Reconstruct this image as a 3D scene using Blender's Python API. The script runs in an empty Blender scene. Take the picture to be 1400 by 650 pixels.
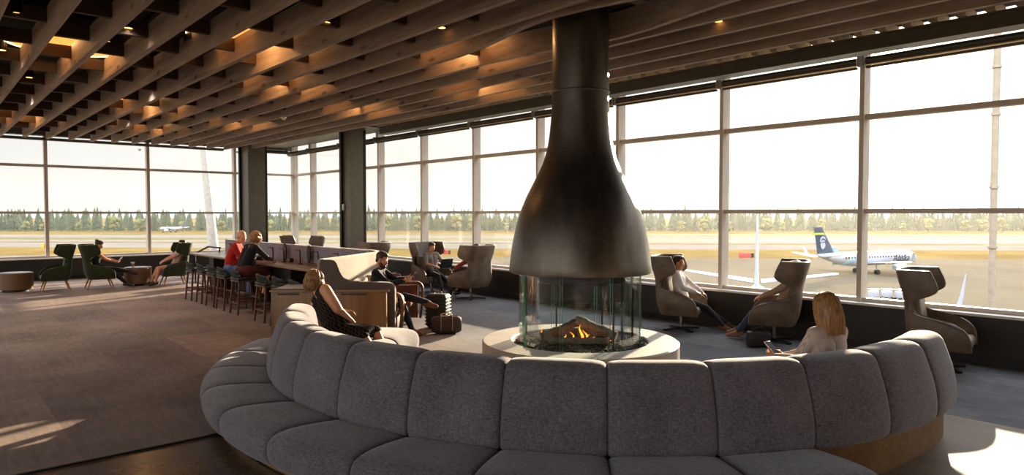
import bpy, bmesh, math, random
import numpy as np
from mathutils import Vector, Matrix, Euler
rnd = random.Random(7)
S = bpy.context.scene
COL = S.collection
PI = math.pi
def rad(a): return a*PI/180

# ---------------------------------------------------------------- camera frame
FPX = 24/36*1400
PITCH = math.atan(32/FPX)
YAW = rad(90-41.2)
EYE = 1.8
VF = Vector((-math.sin(YAW), math.cos(YAW), 0)); VR = Vector((math.cos(YAW), math.sin(YAW), 0))
def cam_ray(px, py):
    x = (px-700)/FPX; y = (325-py)/FPX
    F = VF*math.cos(PITCH)+Vector((0,0,-math.sin(PITCH))); U = VF*math.sin(PITCH)+Vector((0,0,math.cos(PITCH)))
    return F+VR*x+U*y
def at_z(px, py, z):
    d = cam_ray(px, py); t = (z-EYE)/d.z
    return Vector((0,0,EYE))+d*t
def at_y(px, py, y):
    d = cam_ray(px, py); return Vector((0,0,EYE))+d*(y/d.y)
def at_x(px, py, x):
    d = cam_ray(px, py); return Vector((0,0,EYE))+d*(x/d.x)
def at_d(px, py, dist):           # horizontal forward distance
    d = cam_ray(px, py); return Vector((0,0,EYE))+d*(dist/(d.dot(VF)))
def rf(right, fwd, z=0.0):
    p = VF*fwd+VR*right; return Vector((p.x, p.y, z))

# ---------------------------------------------------------------- mesh builder
class MB:
    def __init__(s): s.v=[]; s.f=[]; s.mi=[]; s.cur=0
    def add(s, vs, fs):
        b=len(s.v); s.v += [tuple(v) for v in vs]; s.f += [tuple(i+b for i in f) for f in fs]; s.mi += [s.cur]*len(fs)
    def box(s, c, size, rz=0, M=None):
        x,y,z=[a/2 for a in size]
        vs=[Vector((sx*x,sy*y,sz*z)) for sz in(-1,1) for sy in(-1,1) for sx in(-1,1)]
        m = M if M is not None else Matrix.Rotation(rz,4,'Z')
        vs=[m@v+Vector(c) for v in vs]
        s.add(vs,[(0,2,3,1),(4,5,7,6),(0,1,5,4),(2,6,7,3),(0,4,6,2),(1,3,7,5)])
    def bar(s, p0, p1, w, h, up=(0,0,1)):
        p0=Vector(p0);p1=Vector(p1);d=(p1-p0).normalized();u=Vector(up)
        if abs(d.dot(u))>.98:u=Vector((1,0,0))
        a=d.cross(u).normalized();b=a.cross(d).normalized()
        vs=[]
        for p in(p0,p1):
            for sa,sb in((-1,-1),(1,-1),(1,1),(-1,1)): vs.append(p+a*sa*w/2+b*sb*h/2)
        s.add(vs,[(3,2,1,0),(4,5,6,7),(0,1,5,4),(1,2,6,5),(2,3,7,6),(3,0,4,7)])
    def tube(s, pts, r, n=10, cap=True, closed=False):
        pts=[Vector(p) for p in pts]; k=len(pts)
        rs=r if isinstance(r,(list,tuple)) else [r]*k
        prev=None; vs=[]
        for i,p in enumerate(pts):
            if closed: d=pts[(i+1)%k]-pts[i-1]
            else: d=pts[min(i+1,k-1)]-pts[max(i-1,0)]
            if d.length<1e-9: d=Vector((0,0,1))
            d.normalize()
            if prev is None:
                u=Vector((0,0,1)) if abs(d.z)<.9 else Vector((1,0,0))
                a=d.cross(u).normalized()
            else:
                a=prev-d*prev.dot(d)
                a=a.normalized() if a.length>1e-6 else d.orthogonal().normalized()
            prev=a;b=d.cross(a)
            for j in range(n):
                t=2*PI*j/n; vs.append(p+(a*math.cos(t)+b*math.sin(t))*rs[i])
        fs=[]
        for i in range(k if closed else k-1):
            for j in range(n):
                i2=(i+1)%k
                fs.append((i*n+j,i*n+(j+1)%n,i2*n+(j+1)%n,i2*n+j))
        if cap and not closed:
            fs.append(tuple(range(n-1,-1,-1))); fs.append(tuple((k-1)*n+j for j in range(n)))
        s.add(vs,fs)
    def cyl(s,c,r,h,n=24,r2=None):
        c=Vector(c); s.tube([c,c+Vector((0,0,h))],[r,r if r2 is None else r2],n)
    def lathe(s, prof, c=(0,0,0), n=32, a0=0, a1=2*PI, close=False):
        c=Vector(c); full=abs(a1-a0-2*PI)<1e-6; k=len(prof); m=n if full else n+1; vs=[]
        for j in range(m):
            t=a0+(a1-a0)*j/n
            for (r,z) in prof: vs.append(c+Vector((r*math.cos(t),r*math.sin(t),z)))
        fs=[]
        for j in range(n):
            j2=(j+1)%m
            for i in range(k if close else k-1):
                i2=(i+1)%k
                fs.append((j*k+i,j2*k+i,j2*k+i2,j*k+i2))
        if not full and close:
            fs.append(tuple(range(k))); fs.append(tuple((m-1)*k+i for i in range(k-1,-1,-1)))
        s.add(vs,fs)
    def grid(s, fn, nu, nv, cu=False, cv=False):
        vs=[fn(i/(nu if cu else nu-1), j/(nv if cv else nv-1)) for i in range(nu) for j in range(nv)]
        fs=[]
        for i in range(nu if cu else nu-1):
            for j in range(nv if cv else nv-1):
                a=i*nv+j; b=i*nv+(j+1)%nv; c=((i+1)%nu)*nv+(j+1)%nv; d=((i+1)%nu)*nv+j
                fs.append((a,d,c,b))
        s.add(vs,fs)
    def ell(s,c,r,n=16,m=10,M=None):
        c=Vector(c); r=Vector(r) if not isinstance(r,(int,float)) else Vector((r,r,r)); vs=[];fs=[]
        R=M if M is not None else Matrix.Identity(3)
        for i in range(m+1):
            th=PI*i/m
            for j in range(n):
                ph=2*PI*j/n
                vs.append(c+R@Vector((r.x*math.sin(th)*math.cos(ph),r.y*math.sin(th)*math.sin(ph),r.z*math.cos(th))))
        for i in range(m):
            for j in range(n): fs.append((i*n+j,(i+1)*n+j,(i+1)*n+(j+1)%n,i*n+(j+1)%n))
        s.add(vs,fs)
    def prism(s, poly, M, depth):
        """2D polygon (x,y) extruded along local z by depth, then transformed by M"""
        n=len(poly); vs=[M@Vector((x,y,0)) for x,y in poly]+[M@Vector((x,y,depth)) for x,y in poly]
        fs=[tuple(range(n-1,-1,-1)),tuple(range(n,2*n))]+[(i,(i+1)%n,n+(i+1)%n,n+i) for i in range(n)]
        s.add(vs,fs)
    def rbox(s,c,size,r,rz=0,seg=3,M=None):
        """box with rounded edges"""
        bm=bmesh.new(); bmesh.ops.create_cube(bm,size=1)
        for v in bm.verts: v.co=Vector((v.co.x*size[0],v.co.y*size[1],v.co.z*size[2]))
        bmesh.ops.bevel(bm,geom=bm.edges[:],offset=min(r,min(size)*.49),segments=seg,profile=.5,affect='EDGES')
        bm.verts.index_update()
        m = M if M is not None else Matrix.Rotation(rz,4,'Z')
        s.add([m@v.co+Vector(c) for v in bm.verts],[tuple(v.index for v in f.verts) for f in bm.faces]); bm.free()
    def mesh(s,name,mats,smooth=True,angle=40,weld=True):
        me=bpy.data.meshes.new(name); me.from_pydata(s.v,[],s.f)
        bm=bmesh.new(); bm.from_mesh(me)
        mi=s.mi
        for f,i in zip(bm.faces,mi): f.material_index=i
        if weld:
            bmesh.ops.remove_doubles(bm,verts=bm.verts[:],dist=1e-5)
            bmesh.ops.dissolve_degenerate(bm,dist=1e-6,edges=bm.edges[:])
        bmesh.ops.recalc_face_normals(bm,faces=bm.faces[:])
        if smooth:
            ca=math.cos(rad(angle))
            for f in bm.faces: f.smooth=True
            for e in bm.edges:
                if len(e.link_faces)==2:
                    e.smooth = e.link_faces[0].normal.dot(e.link_faces[1].normal)>ca
                else: e.smooth=False
        bm.to_mesh(me); bm.free()
        for m in (mats if isinstance(mats,(list,tuple)) else [mats]): me.materials.append(m)
        return me
def obj(name, mb, mat, parent=None, smooth=True, angle=40, weld=True):
    me = mb.mesh(name,mat,smooth,angle,weld) if isinstance(mb,MB) else mb
    o=bpy.data.objects.new(name,me); COL.objects.link(o)
    if parent: o.parent=parent
    return o
def tag(o,label=None,cat=None,group=None,kind=None):
    if label: o['label']=label
    if cat: o['category']=cat
    if group: o['group']=group
    if kind: o['kind']=kind
    return o
def thing(name,loc,rz,label,cat,group=None):
    o=bpy.data.objects.new(name,None); COL.objects.link(o); o.empty_display_size=.1
    o.location=loc; o.rotation_euler=(0,0,rz); return tag(o,label,cat,group)
def struct(name,mb,mat,label=None,**k):
    o=obj(name,mb,mat,**k); o['kind']='structure'
    if label: o['label']=label
    return o
def dup(root,loc,rz,label=None,group=None,scale=None):
    r=root.copy(); COL.objects.link(r); r.location=loc; r.rotation_euler=(0,0,rz)
    if scale: r.scale=(scale,)*3
    if label: r['label']=label
    if group: r['group']=group
    for ch in list(root.children):
        c=ch.copy(); COL.objects.link(c); c.parent=r
        for g in ch.children:
            d=g.copy(); COL.objects.link(d); d.parent=c
    return r
def apply_mods(o):
    dg=bpy.context.evaluated_depsgraph_get(); e=o.evaluated_get(dg)
    me=bpy.data.meshes.new_from_object(e,depsgraph=dg); old=o.data; o.modifiers.clear(); o.data=me
    if old.users==0: bpy.data.meshes.remove(old)
    return o
def subsurf(o,l=2):
    m=o.modifiers.new('sub','SUBSURF'); m.levels=l; m.render_levels=l; return o
def solid(o,t,off=-1):
    m=o.modifiers.new('sol','SOLIDIFY'); m.thickness=t; m.offset=off; return o
def bevel(o,w,seg=2,ang=35):
    m=o.modifiers.new('bev','BEVEL'); m.width=w; m.segments=seg; m.limit_method='ANGLE'; m.angle_limit=rad(ang); return o

# ---------------------------------------------------------------- materials
def lin(h):
    h=h.lstrip('#'); c=[int(h[i:i+2],16)/255 for i in(0,2,4)]
    return tuple(x/12.92 if x<=.04045 else ((x+.055)/1.055)**2.4 for x in c)+(1,)
class NT:
    def __init__(s,name):
        s.m=bpy.data.materials.new(name); s.m.use_nodes=True; s.t=s.m.node_tree; s.t.nodes.clear()
        s.out=s.n('ShaderNodeOutputMaterial')
    def n(s,ty,**k):
        o=s.t.nodes.new(ty)
        for a,b in k.items():
            if a in o.inputs: o.inputs[a].default_value=b
            else: setattr(o,a,b)
        return o
    def l(s,a,b): s.t.links.new(a,b)
    def coord(s,scale=(1,1,1),rot=(0,0,0),kind='Object'):
        tc=s.n('ShaderNodeTexCoord'); mp=s.n('ShaderNodeMapping'); mp.inputs['Scale'].default_value=scale; mp.inputs['Rotation'].default_value=rot
        s.l(tc.outputs[kind],mp.inputs['Vector']); return mp.outputs['Vector']
    def ramp(s,fac,stops):
        r=s.n('ShaderNodeValToRGB'); e=r.color_ramp.elements
        while len(e)>1: e.remove(e[-1])
        e[0].position=stops[0][0]; e[0].color=stops[0][1]
        for p,c in stops[1:]:
            q=e.new(p); q.color=c
        s.l(fac,r.inputs['Fac']); return r.outputs['Color']
    def noise(s,vec,scale,detail=3,rough=.55):
        n=s.n('ShaderNodeTexNoise'); n.inputs['Scale'].default_value=scale; n.inputs['Detail'].default_value=detail; n.inputs['Roughness'].default_value=rough
        s.l(vec,n.inputs['Vector']); return n.outputs['Fac']
    def mix(s,fac,a,b,mode='MIX'):
        m=s.n('ShaderNodeMix',data_type='RGBA',blend_type=mode)
        for i,v in((0,fac),(6,a),(7,b)):
            if hasattr(v,'links'): s.l(v,m.inputs[i])
            else: m.inputs[i].default_value=v
        return m.outputs[2]
    def math(s,op,a,b=0.0):
        m=s.n('ShaderNodeMath',operation=op)
        for i,v in((0,a),(1,b)):
            if hasattr(v,'links'): s.l(v,m.inputs[i])
            else: m.inputs[i].default_value=v
        return m.outputs[0]
    def bsdf(s,color,rough=.5,metal=0,spec=.5,bump=None,bstr=.3,bdist=.01,**k):
        b=s.n('ShaderNodeBsdfPrincipled')
        for i,v in(('Base Color',color),('Roughness',rough),('Metallic',metal),('Specular IOR Level',spec)):
            if hasattr(v,'links'): s.l(v,b.inputs[i])
            else: b.inputs[i].default_value=v
        for i,v in k.items(): b.inputs[i.replace('_',' ')].default_value=v
        if bump is not None:
            bp=s.n('ShaderNodeBump'); bp.inputs['Strength'].default_value=bstr; bp.inputs['Distance'].default_value=bdist
            s.l(bump,bp.inputs['Height']); s.l(bp.outputs['Normal'],b.inputs['Normal'])
        s.l(b.outputs[0],s.out.inputs[0]); return b
def plain(name,hexc,rough=.5,metal=0,spec=.5,var=.12,nscale=8,bstr=.0,**k):
    t=NT(name); c=lin(hexc); v=t.coord(); n=t.noise(v,nscale,4)
    lo=tuple(x*(1-var) for x in c[:3])+(1,); hi=tuple(min(1,x*(1+var)) for x in c[:3])+(1,)
    col=t.ramp(n,[(.3,lo),(.7,hi)])
    t.bsdf(col,rough,metal,spec,bump=t.noise(v,nscale*8,3) if bstr else None,bstr=bstr,bdist=.004,**k); return t.m
def wood(name,a,b,scale=1.0,axis='X',rough=.5,knots=True,spec=.4):
    t=NT(name); sc={'X':(.6,9,9),'Y':(9,.6,9),'Z':(9,9,.6)}[axis]; v=t.coord(tuple(x*scale for x in sc))
    n1=t.noise(v,1.6,6,.6); n2=t.noise(v,7,4,.6); w=t.coord(tuple(x*scale for x in (1.3,1.3,1.3))); n3=t.noise(w,1.1,2)
    m=t.math('ADD',t.math('MULTIPLY',n1,.6),t.math('ADD',t.math('MULTIPLY',n2,.25),t.math('MULTIPLY',n3,.2)))
    col=t.ramp(m,[(.3,lin(a)),(.72,lin(b))])
    if knots:
        vo=t.n('ShaderNodeTexVoronoi'); vo.inputs['Scale'].default_value=1.0
        t.l(t.coord(tuple(x*scale for x in {'X':(1.2,4,4),'Y':(4,1.2,4),'Z':(4,4,1.2)}[axis])),vo.inputs['Vector'])
        k=t.ramp(vo.outputs['Distance'],[(.04,(.25,.25,.25,1)),(.12,(1,1,1,1))])
        col=t.mix(.8,col,k,'MULTIPLY')
    t.bsdf(col,rough,spec=spec,bump=n1,bstr=.12); return t.m
def fabric(name,a,b,scale=1.0,rough=.9,sheen=.25):
    t=NT(name); v=t.coord((scale,)*3)
    n1=t.noise(t.coord((scale*260,scale*260,scale*60)),1,2); n2=t.noise(t.coord((scale*60,scale*60,scale*260)),1,2); n3=t.noise(v,5,3)
    m=t.math('ADD',t.math('ADD',t.math('MULTIPLY',n1,.4),t.math('MULTIPLY',n2,.4)),t.math('MULTIPLY',n3,.25))
    col=t.ramp(m,[(.36,lin(a)),(.7,lin(b))])
    t.bsdf(col,rough,spec=.15,bump=m,bstr=.25,bdist=.004,Sheen_Weight=sheen,Sheen_Roughness=.5); return t.m
def leather(name,a,b,rough=.42):
    t=NT(name); v=t.coord(); n=t.noise(v,6,4); vo=t.n('ShaderNodeTexVoronoi'); vo.inputs['Scale'].default_value=180; t.l(v,vo.inputs['Vector'])
    t.bsdf(t.ramp(n,[(.3,lin(a)),(.7,lin(b))]),rough,spec=.45,bump=vo.outputs['Distance'],bstr=.08,bdist=.002); return t.m
def emit(name,hexc,strength):
    t=NT(name); e=t.n('ShaderNodeEmission'); e.inputs[0].default_value=lin(hexc); e.inputs[1].default_value=strength; t.l(e.outputs[0],t.out.inputs[0]); return t.m
def glass(name,tint=(1,1,1,1),refl=1.0,rough=0.0):
    t=NT(name); f=t.n('ShaderNodeFresnel'); f.inputs['IOR'].default_value=1.45
    tr=t.n('ShaderNodeBsdfTransparent'); tr.inputs[0].default_value=tint; g=t.n('ShaderNodeBsdfGlossy'); g.inputs['Roughness'].default_value=rough
    m=t.n('ShaderNodeMixShader'); t.l(t.math('MULTIPLY',f.outputs[0],refl),m.inputs[0]); t.l(tr.outputs[0],m.inputs[1]); t.l(g.outputs[0],m.inputs[2]); t.l(m.outputs[0],t.out.inputs[0]); return t.m
# ---------------------------------------------------------------- palette
M={}
M['dark_panel']=plain('dark_panel','#221d1a',.55,var=.15)
M['sill_white']=plain('sill_white','#d8d4cc',.35,var=.04)
M['frame']=plain('window_frame_paint','#c2b6a8',.45,var=.05)
M['frame_side']=plain('window_frame_side_paint','#d6cfc4',.45,var=.05)
M['steel']=plain('dark_steel','#5c584e',.5,metal=.3,var=.12)
M['steel2']=plain('column_cladding','#5b574e',.4,metal=.5,var=.1)
M['black']=plain('black_metal','#131313',.45,metal=.2)
M['black_soft']=plain('black_plastic','#1a1a1b',.5)
M['tube']=plain('shade_tube','#2b2926',.5,metal=.3)
M['brass_edge']=plain('pale_metal_trim','#b29a73',.35,metal=.7)
M['deck']=plain('ceiling_dark','#191614',.8,var=.25,nscale=2)
M['beam']=wood('beam_timber','#6b5d54','#bbaa9d',.8,'X',.68,spec=.15)
M['block']=wood('block_timber','#2c211b','#54402f',1.0,'Y',.7)
M['oak']=wood('oak_veneer','#5b3d20','#8d6434',.55,'Z',.42,knots=False)
M['oak_h']=wood('oak_plinth','#5a4329','#8f6f45',.6,'X',.45,knots=False)
M['walnut']=wood('walnut_drum','#4a3221','#7d5b3c',.6,'Z',.5,knots=False)
M['oak_leg']=wood('oak_leg','#8d5a2c','#bf8444',1.2,'Z',.45,knots=False)
M['stool_wood']=wood('stool_brown_wood','#4a2f22','#6d4a36',1.2,'Z',.45,knots=False)
M['counter']=wood('counter_top_wood','#6d5442','#94765e',.5,'X',.28,knots=False)
M['panel_fab']=fabric('divider_fabric','#73727f','#94939f',.6)
M['sofa']=fabric('sofa_grey_fabric','#403c42','#7d7982',.55,sheen=.3)
M['booth_sunlit']=fabric('booth_sunlit_fabric','#867c72','#a89d91',1.0)  # booth fabric made paler, sunlight on the inner back put into the colour
M['booth_shaded']=fabric('booth_shaded_fabric','#4f4844','#6b625d',1.0)  # same booth fabric darkened for the shade on the outer wing
M['wing']=leather('wing_chair_brown','#4f4238','#73614f',.42)
M['wing_in']=leather('wing_chair_lining','#8a7f74','#aba092',.5)
M['green']=fabric('green_felt','#1a2114','#323a18',.8)
M['green_in']=fabric('green_felt_lining','#5b6324','#8a8e2c',.8)
M['stool_green']=plain('stool_green_shell','#121f1b',.45,var=.1)
M['tan_leather']=leather('tan_leather','#56301f','#7d4a30',.38)
M['stone']=None
M['chrome']=plain('brushed_chrome','#8d8d8d',.25,metal=1,var=.05)
M['white']=plain('white_plastic','#d9d7d2',.4,var=.03)
M['grey']=plain('grey_plastic','#77736c',.5,var=.05)
# floors
def carpet():
    t=NT('carpet_tiles'); v=t.coord()
    # tiles of 0.9 x 0.45 m with a slightly different tone each, and brushed streaks along x
    br=t.n('ShaderNodeTexBrick'); br.offset=.5; br.inputs['Scale'].default_value=1; br.inputs['Brick Width'].default_value=1.8; br.inputs['Row Height'].default_value=.9; br.inputs['Mortar Size'].default_value=.004
    br.inputs['Color1'].default_value=(.78,.78,.78,1); br.inputs['Color2'].default_value=(1.1,1.06,1.02,1); br.inputs['Mortar'].default_value=(.85,.85,.85,1)
    t.l(t.coord(rot=(0,0,.0)),br.inputs['Vector'])
    s1=t.noise(t.coord((2.2,9,1)),1.8,6,.7); s2=t.noise(v,140,2); s3=t.noise(v,.55,3,.6)
    m=t.math('ADD',t.math('MULTIPLY',s1,.35),t.math('ADD',t.math('MULTIPLY',s2,.25),t.math('MULTIPLY',s3,.5)))
    brown=t.ramp(m,[(.4,lin('#6a5d58')),(.72,lin('#a5958c'))])
    blue=t.ramp(m,[(.4,lin('#4b4f56')),(.72,lin('#868789'))])
    sep=t.n('ShaderNodeSeparateXYZ'); t.l(t.coord(),sep.inputs[0])
    # the blue carpet lies around the hearth and along the windows, the brown one in the open lounge
    d=t.math('ADD',sep.outputs[1],t.math('MULTIPLY',sep.outputs[0],.25))
    d=t.math('ADD',d,t.math('MULTIPLY',s3,.8))
    f=t.n('ShaderNodeMapRange'); f.inputs[1].default_value=3.0; f.inputs[2].default_value=4.6; t.l(d,f.inputs[0])
    col=t.mix(f.outputs[0],brown,blue)
    col=t.mix(1,col,br.outputs['Color'],'MULTIPLY')
    t.bsdf(col,.92,spec=.1,bump=m,bstr=.3,bdist=.004); return t.m
def planks(name,a,b,rough):
    t=NT(name); br=t.n('ShaderNodeTexBrick'); br.offset=.37; br.inputs['Scale'].default_value=1; br.inputs['Brick Width'].default_value=1.5; br.inputs['Row Height'].default_value=.16; br.inputs['Mortar Size'].default_value=.0015
    br.inputs['Color1'].default_value=(.8,.8,.8,1); br.inputs['Color2'].default_value=(1.1,1.08,1.04,1); br.inputs['Mortar'].default_value=(.45,.45,.45,1)
    t.l(t.coord(),br.inputs['Vector'])
    n=t.noise(t.coord((1,12,1)),1.6,6,.6); n2=t.noise(t.coord(),.8,3)
    m=t.math('ADD',t.math('MULTIPLY',n,.7),t.math('MULTIPLY',n2,.3))
    col=t.mix(1,t.ramp(m,[(.3,lin(a)),(.72,lin(b))]),br.outputs['Color'],'MULTIPLY')
    r=t.math('ADD',t.math('MULTIPLY',n,.2),rough-.1)
    t.bsdf(col,r,spec=.2,bump=n,bstr=.05); return t.m
M['carpet']=carpet()
M['planks']=planks('floor_planks','#574632','#755e46',.55)
def concrete_floor():
    t=NT('polished_floor'); v=t.coord(); n=t.noise(v,1.4,6,.6); n2=t.noise(v,18,4)
    m=t.math('ADD',t.math('MULTIPLY',n,.75),t.math('MULTIPLY',n2,.25))
    t.bsdf(t.ramp(m,[(.35,lin('#4a3a2e')),(.7,lin('#735b48'))]),t.math('ADD',t.math('MULTIPLY',n2,.12),.12),spec=.5); return t.m
M['polished']=concrete_floor()
def stone():
    t=NT('hearth_stone'); v=t.coord(); n=t.noise(v,3,6,.6); n2=t.noise(v,60,3)
    m=t.math('ADD',t.math('MULTIPLY',n,.7),t.math('MULTIPLY',n2,.3))
    t.bsdf(t.ramp(m,[(.3,lin('#a39a90')),(.7,lin('#c2b9ae'))]),.5,spec=.35,bump=n2,bstr=.05); return t.m
M['stone']=stone()
def hood():
    t=NT('hood_metal'); v=t.coord((3,3,.6)); n=t.noise(v,2.2,5,.6); n2=t.noise(t.coord((2,2,40)),3,3)
    m=t.math('ADD',t.math('MULTIPLY',n,.7),t.math('MULTIPLY',n2,.3))
    col=t.ramp(m,[(.3,lin('#4c4741')),(.75,lin('#6e685f'))])
    t.bsdf(col,t.math('ADD',t.math('MULTIPLY',n,.12),.30),metal=.9,bump=n,bstr=.03); return t.m
M['hood']=hood()
M['pane']=glass('window_glass',(.97,.975,.97,1),.12)
M['fire_glass']=glass('fire_glass',(.95,.98,.97,1),.4)
M['fire_edge']=plain('green_glass_edge','#5fae93',.2,var=.05,Transmission_Weight=.3)
M['lamp_warm']=emit('lamp_warm','#ffa04c',.8)
M['lamp_strip']=emit('lamp_strip','#ffd08c',2.2)
M['lamp_shell']=plain('lamp_shell','#2a221c',.6)
M['flame']=emit('flame','#ff7a1e',2.2)

# ---------------------------------------------------------------- sun and sky
sd=cam_ray(1215,73).normalized()      # the direction of the low sun
sun=bpy.data.lights.new('sun','SUN'); sun.energy=9.5; sun.angle=rad(.6); sun.color=(1.0,.80,.56)
so=bpy.data.objects.new('sun',sun); COL.objects.link(so); so.rotation_euler=(-sd).to_track_quat('-Z','Y').to_euler()
so.location=sd*60
w=bpy.data.worlds.new('sky'); S.world=w; w.use_nodes=True; nt=w.node_tree; nt.nodes.clear()
def wn(ty,**k):
    o=nt.nodes.new(ty)
    for a,b in k.items(): setattr(o,a,b)
    return o
tc=wn('ShaderNodeTexCoord'); sep=wn('ShaderNodeSeparateXYZ'); nt.links.new(tc.outputs['Generated'],sep.inputs[0])
ramp=wn('ShaderNodeValToRGB'); e=ramp.color_ramp.elements
e[0].position=.0; e[0].color=(.43,.415,.38,1); e[1].position=1; e[1].color=(1.7,1.95,2.3,1)
for p,c in((.06,(.43,.425,.41,1)),(.28,(.43,.44,.45,1)),(.42,(1.8,1.85,1.95,1)),(.7,(2.0,2.1,2.3,1))):
    q=e.new(p); q.color=c
nt.links.new(sep.outputs[2],ramp.inputs[0])
dot=wn('ShaderNodeVectorMath',operation='DOT_PRODUCT'); nt.links.new(tc.outputs['Generated'],dot.inputs[0]); dot.inputs[1].default_value=sd
def wm(op,a,b=0.0):
    m=wn('ShaderNodeMath',operation=op)
    for i,v in((0,a),(1,b)):
        if hasattr(v,'links'): nt.links.new(v,m.inputs[i])
        else: m.inputs[i].default_value=v
    return m.outputs[0]
d0=wm('MAXIMUM',dot.outputs['Value'],0.0)
halo=wm('ADD',wm('MULTIPLY',wm('POWER',d0,6.0),.35),wm('ADD',wm('MULTIPLY',wm('POWER',d0,220.0),1.2),wm('MULTIPLY',wm('POWER',d0,9000.0),30.0)))
hc=wn('ShaderNodeMix',data_type='RGBA',blend_type='MULTIPLY'); hc.inputs[0].default_value=1; hc.inputs[6].default_value=(1,.86,.62,1); nt.links.new(halo,hc.inputs[7])
ad=wn('ShaderNodeMix',data_type='RGBA',blend_type='ADD'); ad.inputs[0].default_value=1; nt.links.new(ramp.outputs[0],ad.inputs[6]); nt.links.new(hc.outputs[2],ad.inputs[7])
sh=Vector((sd.x,sd.y,0)).normalized()
dop=wn('ShaderNodeVectorMath',operation='DOT_PRODUCT'); nt.links.new(tc.outputs['Generated'],dop.inputs[0]); dop.inputs[1].default_value=-sh
bk=wm('MULTIPLY',wm('POWER',wm('MAXIMUM',dop.outputs['Value'],0.0),2.0),1.0)     # unseen glow added to the sky opposite the sun, as fill
bc=wn('ShaderNodeMix',data_type='RGBA',blend_type='MULTIPLY'); bc.inputs[0].default_value=1; bc.inputs[6].default_value=(1,.93,.86,1); nt.links.new(bk,bc.inputs[7])
ad2=wn('ShaderNodeMix',data_type='RGBA',blend_type='ADD'); ad2.inputs[0].default_value=1; nt.links.new(ad.outputs[2],ad2.inputs[6]); nt.links.new(bc.outputs[2],ad2.inputs[7]); ad=ad2
cl=wn('ShaderNodeTexNoise'); cl.inputs['Scale'].default_value=2.2; cl.inputs['Detail'].default_value=5
mpg=wn('ShaderNodeMapping'); mpg.inputs['Scale'].default_value=(1,1,6); nt.links.new(tc.outputs['Generated'],mpg.inputs[0]); nt.links.new(mpg.outputs[0],cl.inputs['Vector'])
clr=wn('ShaderNodeMapRange'); clr.inputs[1].default_value=.35; clr.inputs[2].default_value=.7; clr.inputs[3].default_value=.93; clr.inputs[4].default_value=1.05; nt.links.new(cl.outputs['Fac'],clr.inputs[0])
mu=wn('ShaderNodeMix',data_type='RGBA',blend_type='MULTIPLY'); mu.inputs[0].default_value=1; nt.links.new(ad.outputs[2],mu.inputs[6]); nt.links.new(clr.outputs[0],mu.inputs[7])
bg=wn('ShaderNodeBackground'); bg.inputs[1].default_value=1.0; nt.links.new(mu.outputs[2],bg.inputs[0])
ow=wn('ShaderNodeOutputWorld'); nt.links.new(bg.outputs[0],ow.inputs[0])

# ---------------------------------------------------------------- camera and view
cam=bpy.data.cameras.new('camera'); cam.lens=24; cam.sensor_width=36; cam.sensor_fit='HORIZONTAL'; cam.clip_end=5000; cam.clip_start=.05
co=bpy.data.objects.new('camera',cam); COL.objects.link(co); co.location=(0,0,EYE); co.rotation_euler=(PI/2-PITCH,0,YAW); S.camera=co
S.view_settings.view_transform='Standard'; S.view_settings.look='None'; S.view_settings.gamma=1; S.view_settings.exposure=1.15
S.view_settings.use_curve_mapping=False
S.cycles.use_denoising=True; S.cycles.max_bounces=8; S.cycles.diffuse_bounces=4; S.cycles.transparent_max_bounces=24; S.cycles.caustics_reflective=False; S.cycles.caustics_refractive=False
S.cycles.sample_clamp_indirect=6
D1, D2 = 9.8, 22.5
Z_SILL, Z_MID, Z_UP, Z_HEAD, Z_CEIL = .60, 1.84, 3.12, 3.82, 4.42
X_R, Y_B = 6.2, -7.5        # far ends of the room, behind and beside the camera
# ---------------------------------------------------------------- floor
FX, FY = -5.76, 6.94        # corner where the hard floor meets the carpet
def slab(x0,x1,y0,y1,z0,z1):
    m=MB(); m.box(((x0+x1)/2,(y0+y1)/2,(z0+z1)/2),(x1-x0,y1-y0,z1-z0)); return m
struct('floor',slab(-D2-.3,X_R,Y_B,D1+.1,-.25,-.012),M['polished'],smooth=False)
m=slab(-D2-.1,FX,Y_B,D1-.1,-.011,0); m2=slab(FX,X_R,FY,D1-.1,-.011,0); m.add(m2.v,m2.f)
tag(struct('floor_carpet',m,M['carpet'],'woven carpet tiles, brown in the open lounge and blue by the windows',smooth=False))
RC=rf(.757,7.6)             # centre of the hearth
tag(struct('floor_planks',slab(-3.3,X_R,Y_B,FY,-.011,.0),M['planks'],'pale oak plank floor on the right of the round sofa',smooth=False))
tag(struct('trim_1',slab(FX-.012,FX+.012,Y_B,FY,-.01,.004),M['black'],'metal strip between carpet and polished floor',smooth=False))
# ---------------------------------------------------------------- low walls under the glazing
struct('wall_right',slab(-D2-.3,X_R,D1-.17,D1+.12,-.2,Z_SILL-.03),M['dark_panel'],smooth=False)
struct('wall_left',slab(-D2-.12,-D2+.17,Y_B,D1,-.2,Z_SILL-.03),M['dark_panel'],smooth=False)
struct('wall_back',slab(-D2-.3,X_R,Y_B-.2,Y_B,-.2,Z_SILL),plain('back_wall','#8f8378',.8),smooth=False)
m=MB()  # unseen back glazing, added so skylight fills in from behind the camera
for i in range(14): m.box((-D2+2.1*i,Y_B-.1,2.4),(.07,.15,3.8))
m.box(((X_R-D2)/2,Y_B-.1,Z_UP),(X_R+D2,.1,.07)); struct('window_back_fill_frames',m,M['frame'],smooth=False)
struct('wall_side',slab(X_R,X_R+.2,Y_B-.2,D1+.1,-.2,5),plain('side_wall','#8f8378',.8),smooth=False)
m=MB(); m.rbox(((X_R-D2)/2,D1-.05,Z_SILL-.015),(X_R+D2,.34,.035),.008)
struct('trim_2',m,M['sill_white'],'white sill along the right-hand glazing')
m=MB(); m.rbox((-D2+.05,(D1+Y_B)/2-.1,Z_SILL-.015),(.34,D1-Y_B-.5,.035),.008)
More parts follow.
